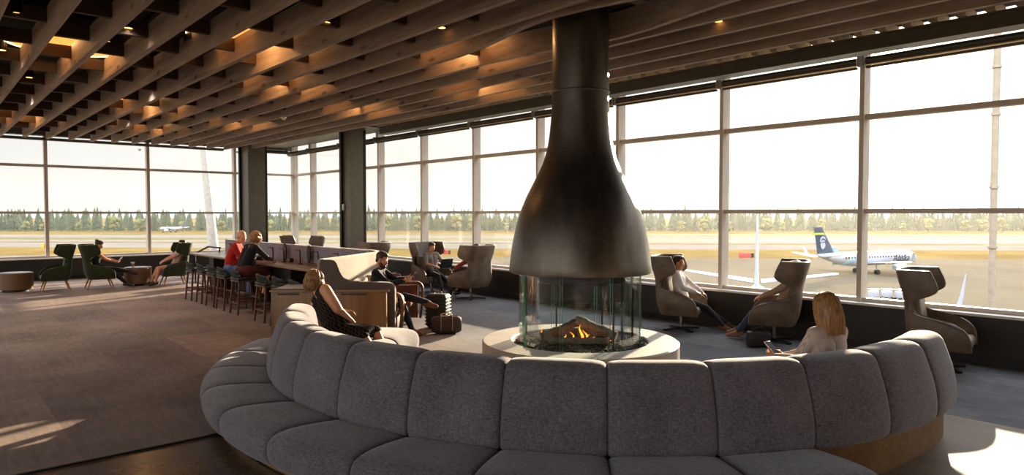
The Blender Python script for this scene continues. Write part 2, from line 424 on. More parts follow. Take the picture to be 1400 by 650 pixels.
struct('trim_3',m,M['sill_white'],'white sill along the left-hand glazing')
m=slab(-D2,X_R,D1-.19,D1-.165,0,.1); struct('baseboard_right',m,M['black'],smooth=False)
m=slab(-D2+.165,-D2+.19,Y_B,D1-.2,0,.1); struct('baseboard_left',m,M['black'],smooth=False)
# ---------------------------------------------------------------- glazing: one window per bay
RX=[-3.85-2.14*i for i in range(9)]
edges=[6.85,4.71,2.57,.43,-1.71]+RX+[-22.5]
Z_TOP=Z_CEIL-.005
k=0
for a,b in zip(edges[:-1],edges[1:]):
    k+=1; root=thing('window_%d'%k,((a+b)/2,D1,0),0,None,None); root['kind']='structure'
    w_=a-b
    f=MB()
    f.box((w_/2-.032,0,(Z_SILL+Z_TOP)/2),(.062,.2,Z_TOP-Z_SILL))           # the mullion on the bay's right
    if k==len(edges)-1: f.box((-w_/2+.03,0,(Z_SILL+Z_TOP)/2),(.14,.2,Z_TOP-Z_SILL))
    for z,h in((Z_MID,.062),(Z_UP,.07),(Z_TOP-.03,.06),(Z_SILL+.03,.05)):
        f.box((-.032,.0,z),(w_-.064,.11,h))
    obj('window_frame',f,[M['frame']],root,smooth=False)
    for z0,z1 in((Z_SILL+.055,Z_MID-.031),(Z_MID+.031,Z_UP-.035),(Z_UP+.035,Z_TOP-.06)):
        p=MB(); p.box((-.032,.02,(z0+z1)/2),(w_-.066,.012,z1-z0)); obj('pane',p,M['pane'],root,smooth=False)
LY=[2.70+2.53*i for i in range(-4,3)]
ledges=[Y_B]+[y for y in LY if y>Y_B]+[9.7]
for a,b in zip(ledges[:-1],ledges[1:]):
    k+=1; root=thing('window_%d'%k,(-D2,(a+b)/2,0),0,None,None); root['kind']='structure'
    w_=b-a; f=MB()
    f.box((0,-w_/2+.032,(Z_SILL+Z_TOP)/2),(.2,.08,Z_TOP-Z_SILL))
    for z,h in((Z_MID,.062),(Z_UP,.07),(Z_TOP-.03,.06),(Z_SILL+.03,.05)):
        f.box((.0,.032,z),(.11,w_-.08,h))
    obj('window_frame',f,[M['frame']],root,smooth=False)
    for z0,z1 in((Z_SILL+.055,Z_MID-.031),(Z_MID+.031,Z_UP-.035),(Z_UP+.035,Z_TOP-.06)):
        p=MB(); p.box((-.02,.032,(z0+z1)/2),(.012,w_-.082,z1-z0)); obj('pane',p,M['pane'],root,smooth=False)
# ---------------------------------------------------------------- ceiling deck
def deck():
    m=MB(); 
    m.box(((X_R-D2)/2,(D1+Y_B)/2,Z_CEIL+.12),(X_R+D2+.9,D1-Y_B+.9,.16))
    return m
struct('ceiling',deck(),M['deck'],smooth=False)
m=MB()
for i in range(34):                       # ribs of the corrugated deck above the lounge
    y=Y_B+.5*i; m.box(((X_R-D2)/2,y,Z_CEIL+.02),(X_R+D2,.16,.06))
struct('ceiling_ribs',m,M['deck'],'dark corrugated deck ribs above the timber beams',smooth=False)
# steel beam along the right-hand glazing, with the folds of the deck sitting on it
YB=8.85; ZB0,ZB1=3.78,3.965
m=MB()
xa,xb=X_R,-15.0
m.box(((xa+xb)/2,YB,ZB1-.012),(xa-xb,.26,.024)); m.box(((xa+xb)/2,YB,ZB0+.012),(xa-xb,.26,.024)); m.box(((xa+xb)/2,YB,(ZB0+ZB1)/2),(xa-xb,.02,ZB1-ZB0-.04))
m.box(((xa+xb)/2,YB-.1,(ZB0+ZB1)/2),(xa-xb,.012,ZB1-ZB0-.04))
struct('ceiling_beam_steel',m,M['steel'],'dark steel beam running along the right-hand windows under the deck',smooth=False)
m=MB(); x=xa
while x>-15:
    m.box((x,YB,ZB1+.055),(.09,.42,.11)); x-=.27
struct('trim_4',m,plain('deck_folds','#b9a88f',.6),'row of pale deck folds sitting on the steel beam',smooth=False)
m=MB(); m.box(((xa-15)/2,YB,ZB1+.13),(xa+15,.44,.04)); struct('ceiling_soffit_right',m,M['deck'],'dark soffit over the steel beam',smooth=False)
# soffit strip between last timber beam and steel beam, with pale braces
m=MB()
for x in(-9.0,-15.2): m.bar((x,7.9,3.98),(x+.15,9.6,3.98),.09,.05)
struct('trim_5',m,M['grey'],'pale steel braces between timber beams and window head',smooth=False)
m=MB(); m.box((-18.6,8.6,4.02),(7.4,1.6,.06)); struct('ceiling_soffit_corner',m,M['steel2'],'smooth grey soffit at the glazed corner',smooth=False)
# window heads and roller shades
for i,(a,b) in enumerate(zip(edges[3:-1],edges[4:])):
    root=thing('roller_shade',((a+b)/2,D1-.2,3.845),0,'dark rolled-up window shade over the %s bay of the right-hand glazing, counted from the corner'%['tenth','ninth','eighth','seventh','sixth','fifth','fourth','third','second','first','corner','nearest'][max(0,min(11,i))],'window shade','rolled-up shades on the right-hand glazing')
    L=a-b-.12
    t=MB(); t.tube([(-L/2,0,0),(L/2,0,0)],.05,14); obj('roller',t,M['tube'],root)
    t=MB(); t.box((0,.0,-.085),(L,.05,.03)); obj('hem_bar',t,M['black'],root,smooth=False)
    t=MB(); t.box((0,-.015,-.062),(L,.03,.012)); obj('trim_strip',t,M['brass_edge'],root,smooth=False)
    for s in(-1,1):
        t=MB(); t.box((s*(L/2+.03),-.01,.0),(.03,.08,.14)); t.box((s*(L/2+.03),.06,.24),(.025,.03,.62)); obj('bracket',t,M['grey'],root,smooth=False)
ords=['first','second','third','fourth','fifth','sixth']
m=MB(); m.box((-D2+.16,(Y_B+7.4)/2,Z_HEAD+.015),(.16,7.4-Y_B,.07)); m.box((-D2+.2,(Y_B+7.4)/2,4.12),(.3,7.4-Y_B,.40))
struct('ceiling_beam_left',m,M['steel'],'dark window head along the left-hand glazing',smooth=False)
m=MB(); m.tube([(-D2+.2,7.9,3.86),(-D2+.2,9.5,3.86)],.055,14); m.box((-D2+.2,7.95,3.95),(.03,.03,.2)); m.box((-D2+.2,9.45,3.95),(.03,.03,.2))
tag(obj('roller_shade',m,M['tube']),'dark rolled-up shade over the left pane beyond the far column','window shade')
m=MB(); m.box((-D2+.1,8.7,4.1),(.2,1.9,.34)); struct('trim_6',m,M['steel'],'dark head over the corner glazing',smooth=False)
# columns
def column(name,c,w_,lab,extra):
    root=thing(name,(c[0],c[1],0),0,lab,'column'); root['kind']='structure'
    m=MB(); m.box((0,0,2.1),(w_,w_*.9,4.2)); o=obj('column_cover',m,M['steel2'],root,smooth=False)
    m=MB(); m.box((-w_*.5,-w_*.47,2.1),(.10,.10,4.2)); m.box((w_*.47,w_*.47,2.1),(.06,.06,4.2)); obj('edge_post',m,M['black'],root,smooth=False)
    return root
column('column_far',(-21.0,7.85),.60,'dark steel column at the glazed corner, behind the red-shirted man',0)
cB=column('column_near',(-16.3,8.72),.45,'dark steel column in the middle of the right-hand glazing',1)
m=MB(); m.box((-.12,-.235,1.98),(.07,.03,.16)); obj('light_switch',m,M['white'],cB,smooth=False)

# ---------------------------------------------------------------- timber beams of the ceiling
BZ=3.775; BH=.29; X_END=-21.6
NB=18
def bend(k,x):
    """sideways bow of the two beams that part around the flue"""
    t=(x-(-5.0))/1.15
    b=math.exp(-t*t*1.0)
    return .30*b if k==4 else (-.33*b if k==5 else 0)
yb=lambda k: 7.715-.503*k
nth=['first','second','third','fourth','fifth','sixth','seventh','eighth','ninth','tenth','eleventh','twelfth','thirteenth','fourteenth','fifteenth','sixteenth','seventeenth','eighteenth','nineteenth','twentieth']
for k in range(NB):
    y=yb(k); wv=rnd.uniform(0,6)
    root=thing('timber_beam',(0,y,BZ),0,'long timber ceiling beam, %s counted from the right-hand windows'%nth[k],'ceiling beam','timber ceiling beams')
    m=MB(); pts=[]
    N=60 if k in(4,5) else 14
    xs=[X_END+(X_R-.1-X_END)*i/N for i in range(N+1)]
    vs=[];fs=[]
    for i,x in enumerate(xs):
        o=bend(k,x); lo=0
        for (dy,dz) in((-.036,lo),(.036,lo),(.036,BH),(-.036,BH)): vs.append((x,o+dy,dz))
    n=len(xs)
    for i in range(n-1):
        for j in range(4): fs.append((i*4+j,i*4+(j+1)%4,(i+1)*4+(j+1)%4,(i+1)*4+j))
    fs.append((0,1,2,3)); fs.append(tuple((n-1)*4+j for j in(3,2,1,0)))
    m.add(vs,fs)
    obj('beam_body',m,M['beam'],root,smooth=k in(4,5),angle=30)
    # spacer blocks between this beam and the next (towards the camera)
    if k<NB-1:
        x=-20.9+(.6 if k%2 else 0)
        while x<-1.0:
            if not(k in(3,4,5) and abs(x+5)<1.6):
                b=MB(); b.box((x,-.2515,.205),(.07,.503-.074,.16)); obj('spacer_block',b,M['block'],root,smooth=False)
            x+=1.25
PHI0=math.atan2(VR.y,VR.x)
# ---------------------------------------------------------------- airfield
GZ=-11.2
def dist(y): return (EYE-GZ)*FPX/(y-293)
grass_m=plain('dry_grass','#6c5a33',.95,spec=.0,var=.25,nscale=.05)
green_m=plain('greener_grass','#59532d',.95,spec=.05,var=.2,nscale=.06)
pave_m=plain('runway_concrete','#6f6a63',.9,spec=.0,var=.1,nscale=.04)
apron_m=plain('apron_concrete','#665d4e',.9,spec=.0,var=.12,nscale=.05)
m=MB(); m.box((0,0,GZ-.5),(6000,6000,1)); g=struct('ground',m,grass_m,'dry grass airfield',smooth=False)
ang=rad(-3.8)
def strip(f0,f1,z,mat,name,lab,r0=-900,r1=900):
    m=MB(); vs=[]
    for f,r in((f0,r0),(f0,r1),(f1,r1),(f1,r0)):
        ff=f+math.tan(ang)*(r-100); vs.append(rf(r,ff,GZ+z))
    vs+= [v-Vector((0,0,.3)) for v in vs]
    m.add(vs,[(0,1,2,3),(7,6,5,4),(0,4,5,1),(1,5,6,2),(2,6,7,3),(3,7,4,0)]); return struct(name,m,mat,lab,smooth=False)
strip(-60,199,.02,apron_m,'ground_apron','pale concrete apron below the windows')
strip(248,289,.02,pave_m,'ground_taxiway','nearer taxiway')
strip(300,326,.04,pave_m,'ground_service_road','middle taxiway')
strip(326,352,.02,green_m,'ground_verge','greener grass verge')
strip(355,405,.03,pave_m,'ground_runway','far runway')
strip(420,440,.02,green_m,'ground_verge_far','far grass verge')
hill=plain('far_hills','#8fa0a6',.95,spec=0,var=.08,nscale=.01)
m=MB(); 
pts=[]; 
for i in range(81):
    r=-2600+65*i; h=17+8*math.sin(i*.33)+5*math.sin(i*.9+1)+3*math.sin(i*2.1)
    pts.append((r,h))
vs=[];fs=[]
for r,h in pts: vs+= [rf(r,2300,GZ),rf(r,2350,GZ+h),rf(r,2600,GZ)]
for i in range(80): fs+=[(i*3,i*3+3,i*3+4,i*3+1),(i*3+1,i*3+4,i*3+5,i*3+2)]
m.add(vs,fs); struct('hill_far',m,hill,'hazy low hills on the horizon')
# ---------------------------------------------------------------- trees
needle=plain('conifer_needles','#4a5540',.9,spec=.05,var=.35,nscale=.5)
leafm=plain('broadleaf_foliage','#6f7249',.9,spec=.05,var=.3,nscale=.5)
bark=plain('bark','#4a3a2c',.9)
def conifer(seed,h,w_):
    q=random.Random(seed); m=MB(); n=9; tiers=9
    for i in range(tiers):
        t=i/tiers; z0=h*(.06+.9*t); r=w_*(1-t)**.85*(.8+.4*q.random())+.15; z1=z0+h*.19
        vs=[(q.uniform(-.2,.2),q.uniform(-.2,.2),z1)]
        for j in range(n*2):
            a=PI*j/n+q.uniform(-.12,.12); rr=r*(1.0 if j%2 else .62)*q.uniform(.8,1.15); vs.append((rr*math.cos(a),rr*math.sin(a),z0-(.08*h*q.random() if j%2 else 0)))
        fs=[(0,1+j,1+(j+1)%(2*n)) for j in range(2*n)]+[tuple(range(2*n,0,-1))]
        m.add(vs,fs)
    return m
def broad(seed,h,w_):
    q=random.Random(seed); m=MB()
    for i in range(16):
        a=q.uniform(0,6.28); rr=w_*.62*q.random()**.5; z=h*(.28+.62*q.random()); r=w_*q.uniform(.28,.5)
        b=len(m.v); m.ell((rr*math.cos(a),rr*math.sin(a),z),(r,r,r*.85),9,6)
        for t in range(b,len(m.v)):
            v=Vector(m.v[t]); d=q.uniform(.86,1.16); c=Vector((rr*math.cos(a),rr*math.sin(a),z)); m.v[t]=tuple(c+(v-c)*d)
    return m
protos=[]
for s,(kind,h,w_) in enumerate([('c',21,5.4),('c',23,5.4),('c',17,5.6),('c',22,5.0),('b',14,6.0),('b',11,5.0)]):
    nm='conifer_tree' if kind=='c' else 'broadleaf_tree'
    lab='dark conifer in the row of woodland beyond the airfield' if kind=='c' else 'rounded leafy tree at the foot of the woodland beyond the airfield'
    root=thing(nm,(0,0,GZ),0,lab,'tree','conifers beyond the airfield' if kind=='c' else 'leafy trees beyond the airfield')
    obj('crown',(conifer if kind=='c' else broad)(s+3,h,w_),needle if kind=='c' else leafm,root,smooth=False)
    t=MB(); t.tube([(0,0,0),(0,0,h*.5)],[.4,.2],7); obj('trunk',t,bark,root)
    protos.append([root,kind,0])
def plant(p,loc,sc):
    rz=rnd.uniform(0,6.28)
    if p[2]==0: p[0].location=loc; p[0].rotation_euler=(0,0,rz); p[0].scale=(sc,)*3; o=p[0]
    else: o=dup(p[0],loc,rz,scale=sc)
    p[2]+=1; return o
cnt=0
for row,f0 in enumerate((528,539,550)):
    r=-440+row*3
    while r<452:
        p=protos[rnd.choice([0,1,2,3])]
        plant(p,rf(r+rnd.uniform(-.6,.6),f0+rnd.uniform(-.8,.8),GZ),(1.0,1.06,1.12)[row]*rnd.uniform(.52,.80)); cnt+=1
        r+=9.1
r=-420
while r<450:
    plant(protos[rnd.choice([4,5])],rf(r,513+rnd.uniform(-2,2),GZ),rnd.uniform(.5,.95)); r+=rnd.uniform(11,34)
m=MB(); q=random.Random(11)
for i in range(420):
    r=q.uniform(-520,530); f=q.uniform(575,640); h=q.uniform(11,19); w_=q.uniform(3,5.5); p=rf(r,f,GZ)
    for t in range(4):
        z0=h*(.05+.22*t); rr=w_*(1-t*.22); z1=min(h,z0+h*.42); n=8
        b=[p+Vector((0,0,z1))]+[p+Vector((rr*q.uniform(.8,1.1)*math.cos(2*PI*j/n),rr*q.uniform(.8,1.1)*math.sin(2*PI*j/n),z0)) for j in range(n)]
        m.add(b,[(0,1+j,1+(j+1)%n) for j in range(n)])
tag(obj('woodland',m,needle,smooth=False),'dense dark woodland behind the front row of conifers','woodland',kind='stuff')
# ---------------------------------------------------------------- airliners
pl_white=plain('airliner_white','#a9adb8',.3,var=.02)
pl_blue=plain('airliner_navy','#3c4a5e',.35,var=.05)
pl_cyan=plain('airliner_pale_blue','#8fb0cf',.35,var=.03)
pl_green=plain('airliner_lime','#b6c94a',.35,var=.03)
pl_dark=plain('airliner_dark','#33373d',.4)
pl_grey=plain('airliner_grey','#9da2a8',.35)
tyre=plain('tyre_rubber','#2a2826',.8)
def fuselage(L,R):
    m=MB(); n=28; st=[(0,.02,-.25),(.012,.32,-.2),(.03,.55,-.12),(.06,.80,-.05),(.1,.95,0),(.15,1,0),(.5,1,0),(.68,1,0),(.78,.86,.14),(.88,.58,.38),(.95,.33,.58),(1,.10,.72)]
    xs=[L/2-t*L for t,_,_ in st]
    m.grid(lambda u,v:(lambda i:(xs[i],R*st[i][1]*math.cos(2*PI*v),R*(st[i][2]+st[i][1]*math.sin(2*PI*v))))(round(u*(len(st)-1))),len(st),n,cv=True)
    return m
def foil(m,root,tip,cr,ct,th):
    """tapered wing between two leading-edge points (chord towards -x)"""
    root=Vector(root);tip=Vector(tip); span=(tip-root); nrm=Vector((1,0,0)).cross(span).normalized()
    prof=[(0,0),(.06,.5),(.3,.9),(.6,.6),(1,0),(.6,-.4),(.3,-.6),(.06,-.4)]
    vs=[p+Vector((-c*x,0,0))+nrm*(y*t) for p,c,t in((root,cr,th*cr),(tip,ct,th*ct)) for x,y in prof]
    k=len(prof); m.add(vs,[tuple(range(k)),tuple(range(2*k-1,k-1,-1))]+[(i,(i+1)%k,k+(i+1)%k,k+i) for i in range(k)])
def text_mesh(body,size,shear=0.0,ext=.01):
    cu=bpy.data.curves.new('lettering','FONT'); cu.body=body; cu.size=size; cu.extrude=ext; cu.shear=shear; cu.align_x='CENTER'; cu.align_y='CENTER'
    o=bpy.data.objects.new('lettering',cu); COL.objects.link(o)
    dg=bpy.context.evaluated_depsgraph_get(); me=bpy.data.meshes.new_from_object(o.evaluated_get(dg),depsgraph=dg)
    bpy.data.objects.remove(o); bpy.data.curves.remove(cu); return me
def airliner(loc,rz,label,L=31.7,R=1.55,engines=True,detail=True,pitch=0,group=None):
    root=thing('airliner',loc,rz,label,'airplane',group)
    CZ=R+1.75
    fb=obj('fuselage',fuselage(L,R),pl_white,root); fb.location=(0,0,CZ)
    w_=L*.41
    for s in(-1,1):
        m=MB(); foil(m,(L*.10,s*R*.7,CZ-R*.62),(-L*.10,s*w_,CZ-R*.62+1.1),L*.17,L*.05,.055); wg=obj('wing',m,pl_white,root,smooth=True)
        m=MB(); foil(m,(-L*.10,s*w_,CZ-R*.62+1.08),(-L*.135,s*(w_+.5),CZ-R*.62+3.0),L*.045,L*.02,.06); obj('winglet',m,pl_grey,wg)
        m=MB(); foil(m,(-L*.40,s*.4,CZ+R*.42),(-L*.475,s*L*.19,CZ+R*.62+.4),L*.11,L*.05,.05); obj('tailplane',m,pl_white,root)
        if engines:
            ex,ey,ez=L*.12,s*L*.15,CZ-R*.62-.75; m=MB()
            m.tube([(ex+1.3,ey,ez),(ex+1.25,ey,ez),(ex+.6,ey,ez),(ex-1,ey,ez),(ex-1.9,ey,ez)],[.72,.82,.88,.78,.5],20); e_=obj('engine',m,pl_white,root)
            m=MB(); m.tube([(ex+1.31,ey,ez),(ex+1.33,ey,ez)],[.66,.66],20); obj('fan_intake',m,pl_dark,e_)
            m=MB(); m.box((ex-.3,ey,ez+.85),(2.0,.14,.6)); obj('pylon',m,pl_grey,e_)
        m=MB(); x,y=-L*.02,s*2.6; m.tube([(x,y,.5),(x,y*.9,CZ-R*.8)],.12,8); lg=obj('landing_gear',m,pl_grey,root)
        for d in(-.32,.32):
            m=MB(); m.tube([(x,y+d-.14,.5),(x,y+d+.14,.5)],.5,16); obj('wheel',m,tyre,lg)
    m=MB(); x=L*.36; m.tube([(x,0,.4),(x,0,CZ-R*.7)],.1,8); lg=obj('landing_gear',m,pl_grey,root)
    for d in(-.2,.2):
        m=MB(); m.tube([(x,d-.1,.38),(x,d+.1,.38)],.38,14); obj('wheel',m,tyre,lg)
    m=MB(); foil(m,(-L*.33,0,CZ+R*.8),(-L*.455,0,CZ+R*.9+L*.175),L*.165,L*.075,.045); fin=obj('tail_fin',m,pl_blue,root)
    m=MB(); foil(m,(-L*.25,0,CZ+R*.6),(-L*.345,0,CZ+R*1.75),L*.1,L*.04,.04); obj('fin_fillet',m,pl_cyan,fin)
    if detail:
        for s in(-1,1):
            # dark and pale-blue bands that sweep round the tail
            for k,(t0,t1,mm) in enumerate(((.20,.245,pl_cyan),(.245,.258,pl_green))):
                m=MB(); vs=[];
                for j in range(13):
                    a=rad(-50+100*j/12); x0=-L*t0+L*.09*math.sin(a); x1=-L*t1+L*.09*math.sin(a)
                    for x in(x0,x1): vs.append((x,s*(R+.025)*math.cos(a)*(.99 if x<-L*.18 else 1),CZ+(R+.025)*math.sin(a)))
                m.add(vs,[(2*j,2*j+1,2*j+3,2*j+2) for j in range(12)]); obj('tail_stripe',m,mm,fb); COL.objects[-1].location.z-=CZ
            q=MB(); q.add([(-L*.44,s*.34,CZ+R*.9+L*.125),(-L*.535,s*.24,CZ+R*.9+L*.125),(-L*.535,s*.24,CZ+R*.9+L*.138),(-L*.45,s*.3,CZ+R*.9+L*.138)],[(0,1,2,3)]); obj('fin_stripe',q,pl_green,fin)
            # pale portrait emblem on the fin: hood, face, beard
            em=MB(); c=Vector((-L*.458,s*.40,CZ+R*.9+L*.075))
            def blob(pts):
                em.add([c+Vector((a,0,b)) for a,b in pts],[tuple(range(len(pts)))])
            blob([(-.95,.2),(-.75,.95),(-.1,1.35),(.6,1.1),(.85,.5),(.45,.75),(-.1,.85),(-.5,.55),(-.6,.05)])
            blob([(-.6,.0),(-.45,.35),(-.1,.5),(.5,.4),(.55,.1),(.1,.15),(-.3,-.05)])
            blob([(-.75,-.1),(-.35,-.2),(.1,-.05),(.6,-.1),(.75,-.75),(.35,-1.3),(-.15,-1.45),(-.6,-1.0)])
            obj('emblem',em,pl_white,fin,smooth=False)
            for i in range(22):
                if i in(10,11): pass
                m=MB(); x=L*.31-i*L*.028; m.box((x,s*(R*.975),CZ+.38),(.26,.16,.36)); obj('window',m,pl_dark,fb,smooth=False); 
            for o in [o for o in fb.children if o.name.startswith('window') and o.location.z==0]: o.location.z=-CZ
            me=text_mesh('Alaska',2.1,.35,.03); me.materials.append(pl_dark)
            lo=bpy.data.objects.new('lettering',me); COL.objects.link(lo); lo.parent=fb
            lo.rotation_euler=(PI/2,0,PI if s>0 else 0); lo.location=(L*.27,s*(R+.04),-.05)
        m=MB(); m.box((L*.437,0,CZ+R*.47),(.55,R*.95,.30)); o=obj('cockpit_window',m,pl_dark,fb,smooth=False); o.location.z=-CZ
    return root
# main jet on the apron: nose to the right and away
ct=at_z(1187,374,GZ)
jet=airliner((ct.x,ct.y,GZ),math.atan2(VR.y,VR.x)+rad(25),'white regional jet with a portrait emblem on its dark tail, out on the apron')
far=at_z(236,318,GZ)
airliner((far.x,far.y,GZ),math.atan2(VR.y,VR.x)+PI-rad(12),'small white jet far off on the runway seen through the left-hand windows',L=21,R=1.1,detail=False)
# tail of the airliner parked nose-in below the glazing
tp=rf(25.2,70,GZ); hv=(VR*-.36-VF).normalized(); mid=tp+hv*17.5
root=airliner((mid.x,mid.y,GZ),math.atan2(hv.y,hv.x),'white airliner parked nose-in below the windows, only its tail standing in view',L=41,R=2.1,detail=False)
for ch in root.children:
    if ch.name.startswith('tailplane'): ch.location.z=1.3
for ch in root.children:
    if ch.name.startswith('tail_fin'): ch.data.materials[0]=pl_white
# wing tip of the next aircraft along
root=thing('airliner_wingtip',rf(49.6,75,GZ+3.8),0,'thin white upright wing tip of an aircraft below the sill, right of the portrait-tailed jet','airplane wing tip')
m=MB(); m.tube([(-.4,0,-1.6),(0,0,.2),(.35,0,2.6)],[.3,.2,.07],8); obj('winglet',m,pl_white,root)
m=MB(); m.box((2.5,0,-1.7),(6,1.6,.25)); obj('wing',m,pl_white,root)
# ---------------------------------------------------------------- things on the field
sign_red=plain('sign_red','#b3363a',.6); sign_y=plain('sign_yellow','#e0a92a',.6)
def field_sign(px,py,w_,h,mat,lab):
    p=at_z(px,py,GZ); root=thing('airfield_sign',p,YAW,lab,'airfield sign')
    m=MB(); m.rbox((0,0,.5+h/2),(w_,.25,h),.05); obj('sign_panel',m,mat,root)
    m=MB(); m.rbox((w_*.42,-.02,.5+h/2),(w_*.2,.27,h*1.01),.04); obj('end_panel',m,M['black'],root)
    for s in(-1,1): 
        m=MB(); m.cyl((s*w_*.35,0,0),.06,.55,8); obj('leg',m,M['grey'],root)
field_sign(1020,355,4.2,1.3,sign_red,'red runway sign in the grass beyond the parked tail')
field_sign(608,350,3.6,1.2,sign_red,'red runway sign in the grass right of the laptop user')
field_sign(59,341,1.6,1.6,sign_y,'small yellow sign on the grass outside the left-hand windows')
for j,(px,py) in enumerate(((1194,411),(1212,411),(1231,412))):
    p=at_z(px,py,GZ); root=thing('baggage_cart',p,YAW+.3,['leftmost of three white baggage carts under the regional jet','middle of three white baggage carts under the regional jet','rightmost of three white baggage carts under the regional jet'][j],'cart','baggage carts on the apron')
    m=MB(); m.rbox((0,0,.95),(1.2,1.1,.9),.08); obj('cart_body',m,pl_white,root)
    m=MB(); m.box((0,0,1.7),(1.2,1.1,.06)); obj('canopy',m,pl_white,root)
    for sx in(-.5,.5):
        for sy in(-.5,.5): 
            m=MB(); m.tube([(sx,sy-.08,.25),(sx,sy+.08,.25)],.25,12); obj('wheel',m,tyre,root)
            m=MB(); m.cyl((sx*1.4,sy*1.2,1.3),.03,.4,6); obj('post',m,M['grey'],root)
# raking white column outside the left glazing, and the slim mast on the right
p=at_x(286,293,-27.5); m=MB(); m.tube([at_x(296.5,420,-27.5)+Vector((0,0,-3)),at_x(292,340,-27.5),at_x(284,262,-27.5),at_x(276,185,-27.5),at_x(272,150,-27.5)],[.2,.19,.15,.10,.09],16)
tag(obj('raking_strut',m,plain('strut_paint','#b5b0a6',.5)),'white slanting tapered strut standing outside the left-hand windows','strut')
root=thing('floodlight_mast',at_d(1358,300,16),0,'slim white mast close outside the far right window','mast'); root.location.z=GZ
mast_m=plain('mast_paint','#a89b8a',.5); m=MB(); m.tube([(0,0,0),(0,0,18.5)],.075,14); obj('pole',m,mast_m,root)
for z in(12.2,13.6,15.3,16.4):
    m=MB(); m.tube([(0,0,z),(0,0,z+.06)],.1,14); obj('collar',m,mast_m,root)

# low summer haze lying over the airfield
def haze():
    t=NT('airfield_haze'); v=t.n('ShaderNodeVolumePrincipled'); v.inputs['Color'].default_value=(.95,.93,.9,1); v.inputs['Density'].default_value=.00013; v.inputs['Anisotropy'].default_value=.55
    t.l(v.outputs[0],t.out.inputs['Volume']); return t.m
m=MB(); m.box(rf(0,480,GZ+22),(1300,760,44),rz=PHI0)
tag(obj('haze',m,haze(),smooth=False),'thin bright haze lying over the far airfield and woodland','haze',kind='structure')
# ================================================================ round sofa
SC=rf(.90,7.55)                        # centre of the sofa's circle
PHI=math.atan2(VR.y,VR.x)              # angle of the camera's right in the plan
def arc_segment(prof,a0,a1,n=9,puff=.03,capr=.6,ends=(True,True)):
    """closed profile (r,z) swept from a0 to a1 (degrees, camera frame), with pillowed ends"""
    m=MB(); k=len(prof); cr=sum(p[0] for p in prof)/k; cz=sum(p[1] for p in prof)/k
    nr=[]
    for i in range(k):
        p=prof[i-1];q=prof[(i+1)%k]; dx,dz=q[0]-p[0],q[1]-p[1]; L=math.hypot(dx,dz) or 1
        nx,nz=dz/L,-dx/L
        if nx*(prof[i][0]-cr)+nz*(prof[i][1]-cz)<0: nx,nz=-nx,-nz
        nr.append((nx,nz))
    ts=[-1,-.985,-.95,-.88,-.7]+[-.5+i/(n-1) for i in range(n)]+[.7,.88,.95,.985,1]
    vs=[]
    for t in ts:
        a=PHI+rad(a0+(a1-a0)*(t+1)/2); u=abs(t); d=-puff*(u**7)*(1.0)-(puff*1.1 if u>.999 else 0)-(puff*.35 if .98<u<.999 else 0)
        for (r,z),(nx,nz) in zip(prof,nr):
            rr=r+nx*d; zz=z+nz*d; vs.append((rr*math.cos(a),rr*math.sin(a),zz))
    fs=[]
    for j in range(len(ts)-1):
        for i in range(k): fs.append((j*k+i,(j+1)*k+i,(j+1)*k+(i+1)%k,j*k+(i+1)%k))
    fs.append(tuple(range(k))); fs.append(tuple((len(ts)-1)*k+i for i in range(k-1,-1,-1)))
    m.add(vs,fs); return m
def smoothprof(p,n=3):
    p=list(p)
    for _ in range(n):
        q=[]
        for i in range(len(p)):
            a=p[i];b=p[(i+1)%len(p)]; q+= [(a[0]*.75+b[0]*.25,a[1]*.75+b[1]*.25),(a[0]*.25+b[0]*.75,a[1]*.25+b[1]*.75)]
        p=q
    return p
sofa=thing('round_sofa',SC,0,'long curved grey sofa around the hearth, upholstered on both sides','sofa')
BACK=smoothprof([(3.34,.27),(3.42,.29),(3.41,.50),(3.34,.72),(3.29,.84),(3.16,.86),(3.02,.82),(2.98,.62),(2.95,.40),(2.96,.28)],2)
step=11.6; a=-72.0
cuts=[-175.6,-164.8,-153.2]+[-72-step*i for i in range(6,-1,-1)]+[-60.3,-48.4,-37.5]
for i in range(len(cuts)-1):
    obj('back_cushion',arc_segment(BACK,cuts[i],cuts[i+1],9,.022),M['sofa'],sofa,angle=60)
OUT=smoothprof([(3.30,.30),(3.60,.335),(3.86,.345),(3.97,.30),(3.985,.18),(3.93,.085),(3.80,.075),(3.32,.08)],2)
scuts=[-72-step*i for i in range(0,11)]
for i in range(len(scuts)-1):
    obj('outer_seat_cushion',arc_segment(OUT,scuts[i+1],scuts[i],9,.018),M['sofa'],sofa,angle=60)
INN=smoothprof([(2.98,.36),(2.6,.385),(2.33,.385),(2.22,.33),(2.20,.2),(2.24,.11),(2.4,.09),(2.98,.09)],2)
icuts=[-37.5-14.9*i for i in range(0,12)]; icuts[-1]=-203
for i in range(len(icuts)-1):
    obj('inner_seat_cushion',arc_segment(INN,icuts[i+1],icuts[i],9,.018),M['sofa'],sofa,angle=60)
m=arc_segment([(2.98,0),(2.98,.30),(3.32,.30),(3.32,0)],-176,-38.2,60,0); obj('plinth',m,M['oak_h'],sofa,smooth=True,angle=40)
m=arc_segment([(3.3,0),(3.3,.10),(3.80,.10),(3.80,0)],-187,-73,60,0); obj('plinth',m,M['oak_h'],sofa,smooth=True,angle=40)
m=arc_segment([(2.36,0),(2.36,.12),(2.99,.12),(2.99,0)],-202,-38.2,60,0); obj('plinth',m,M['oak_h'],sofa,smooth=True,angle=40)

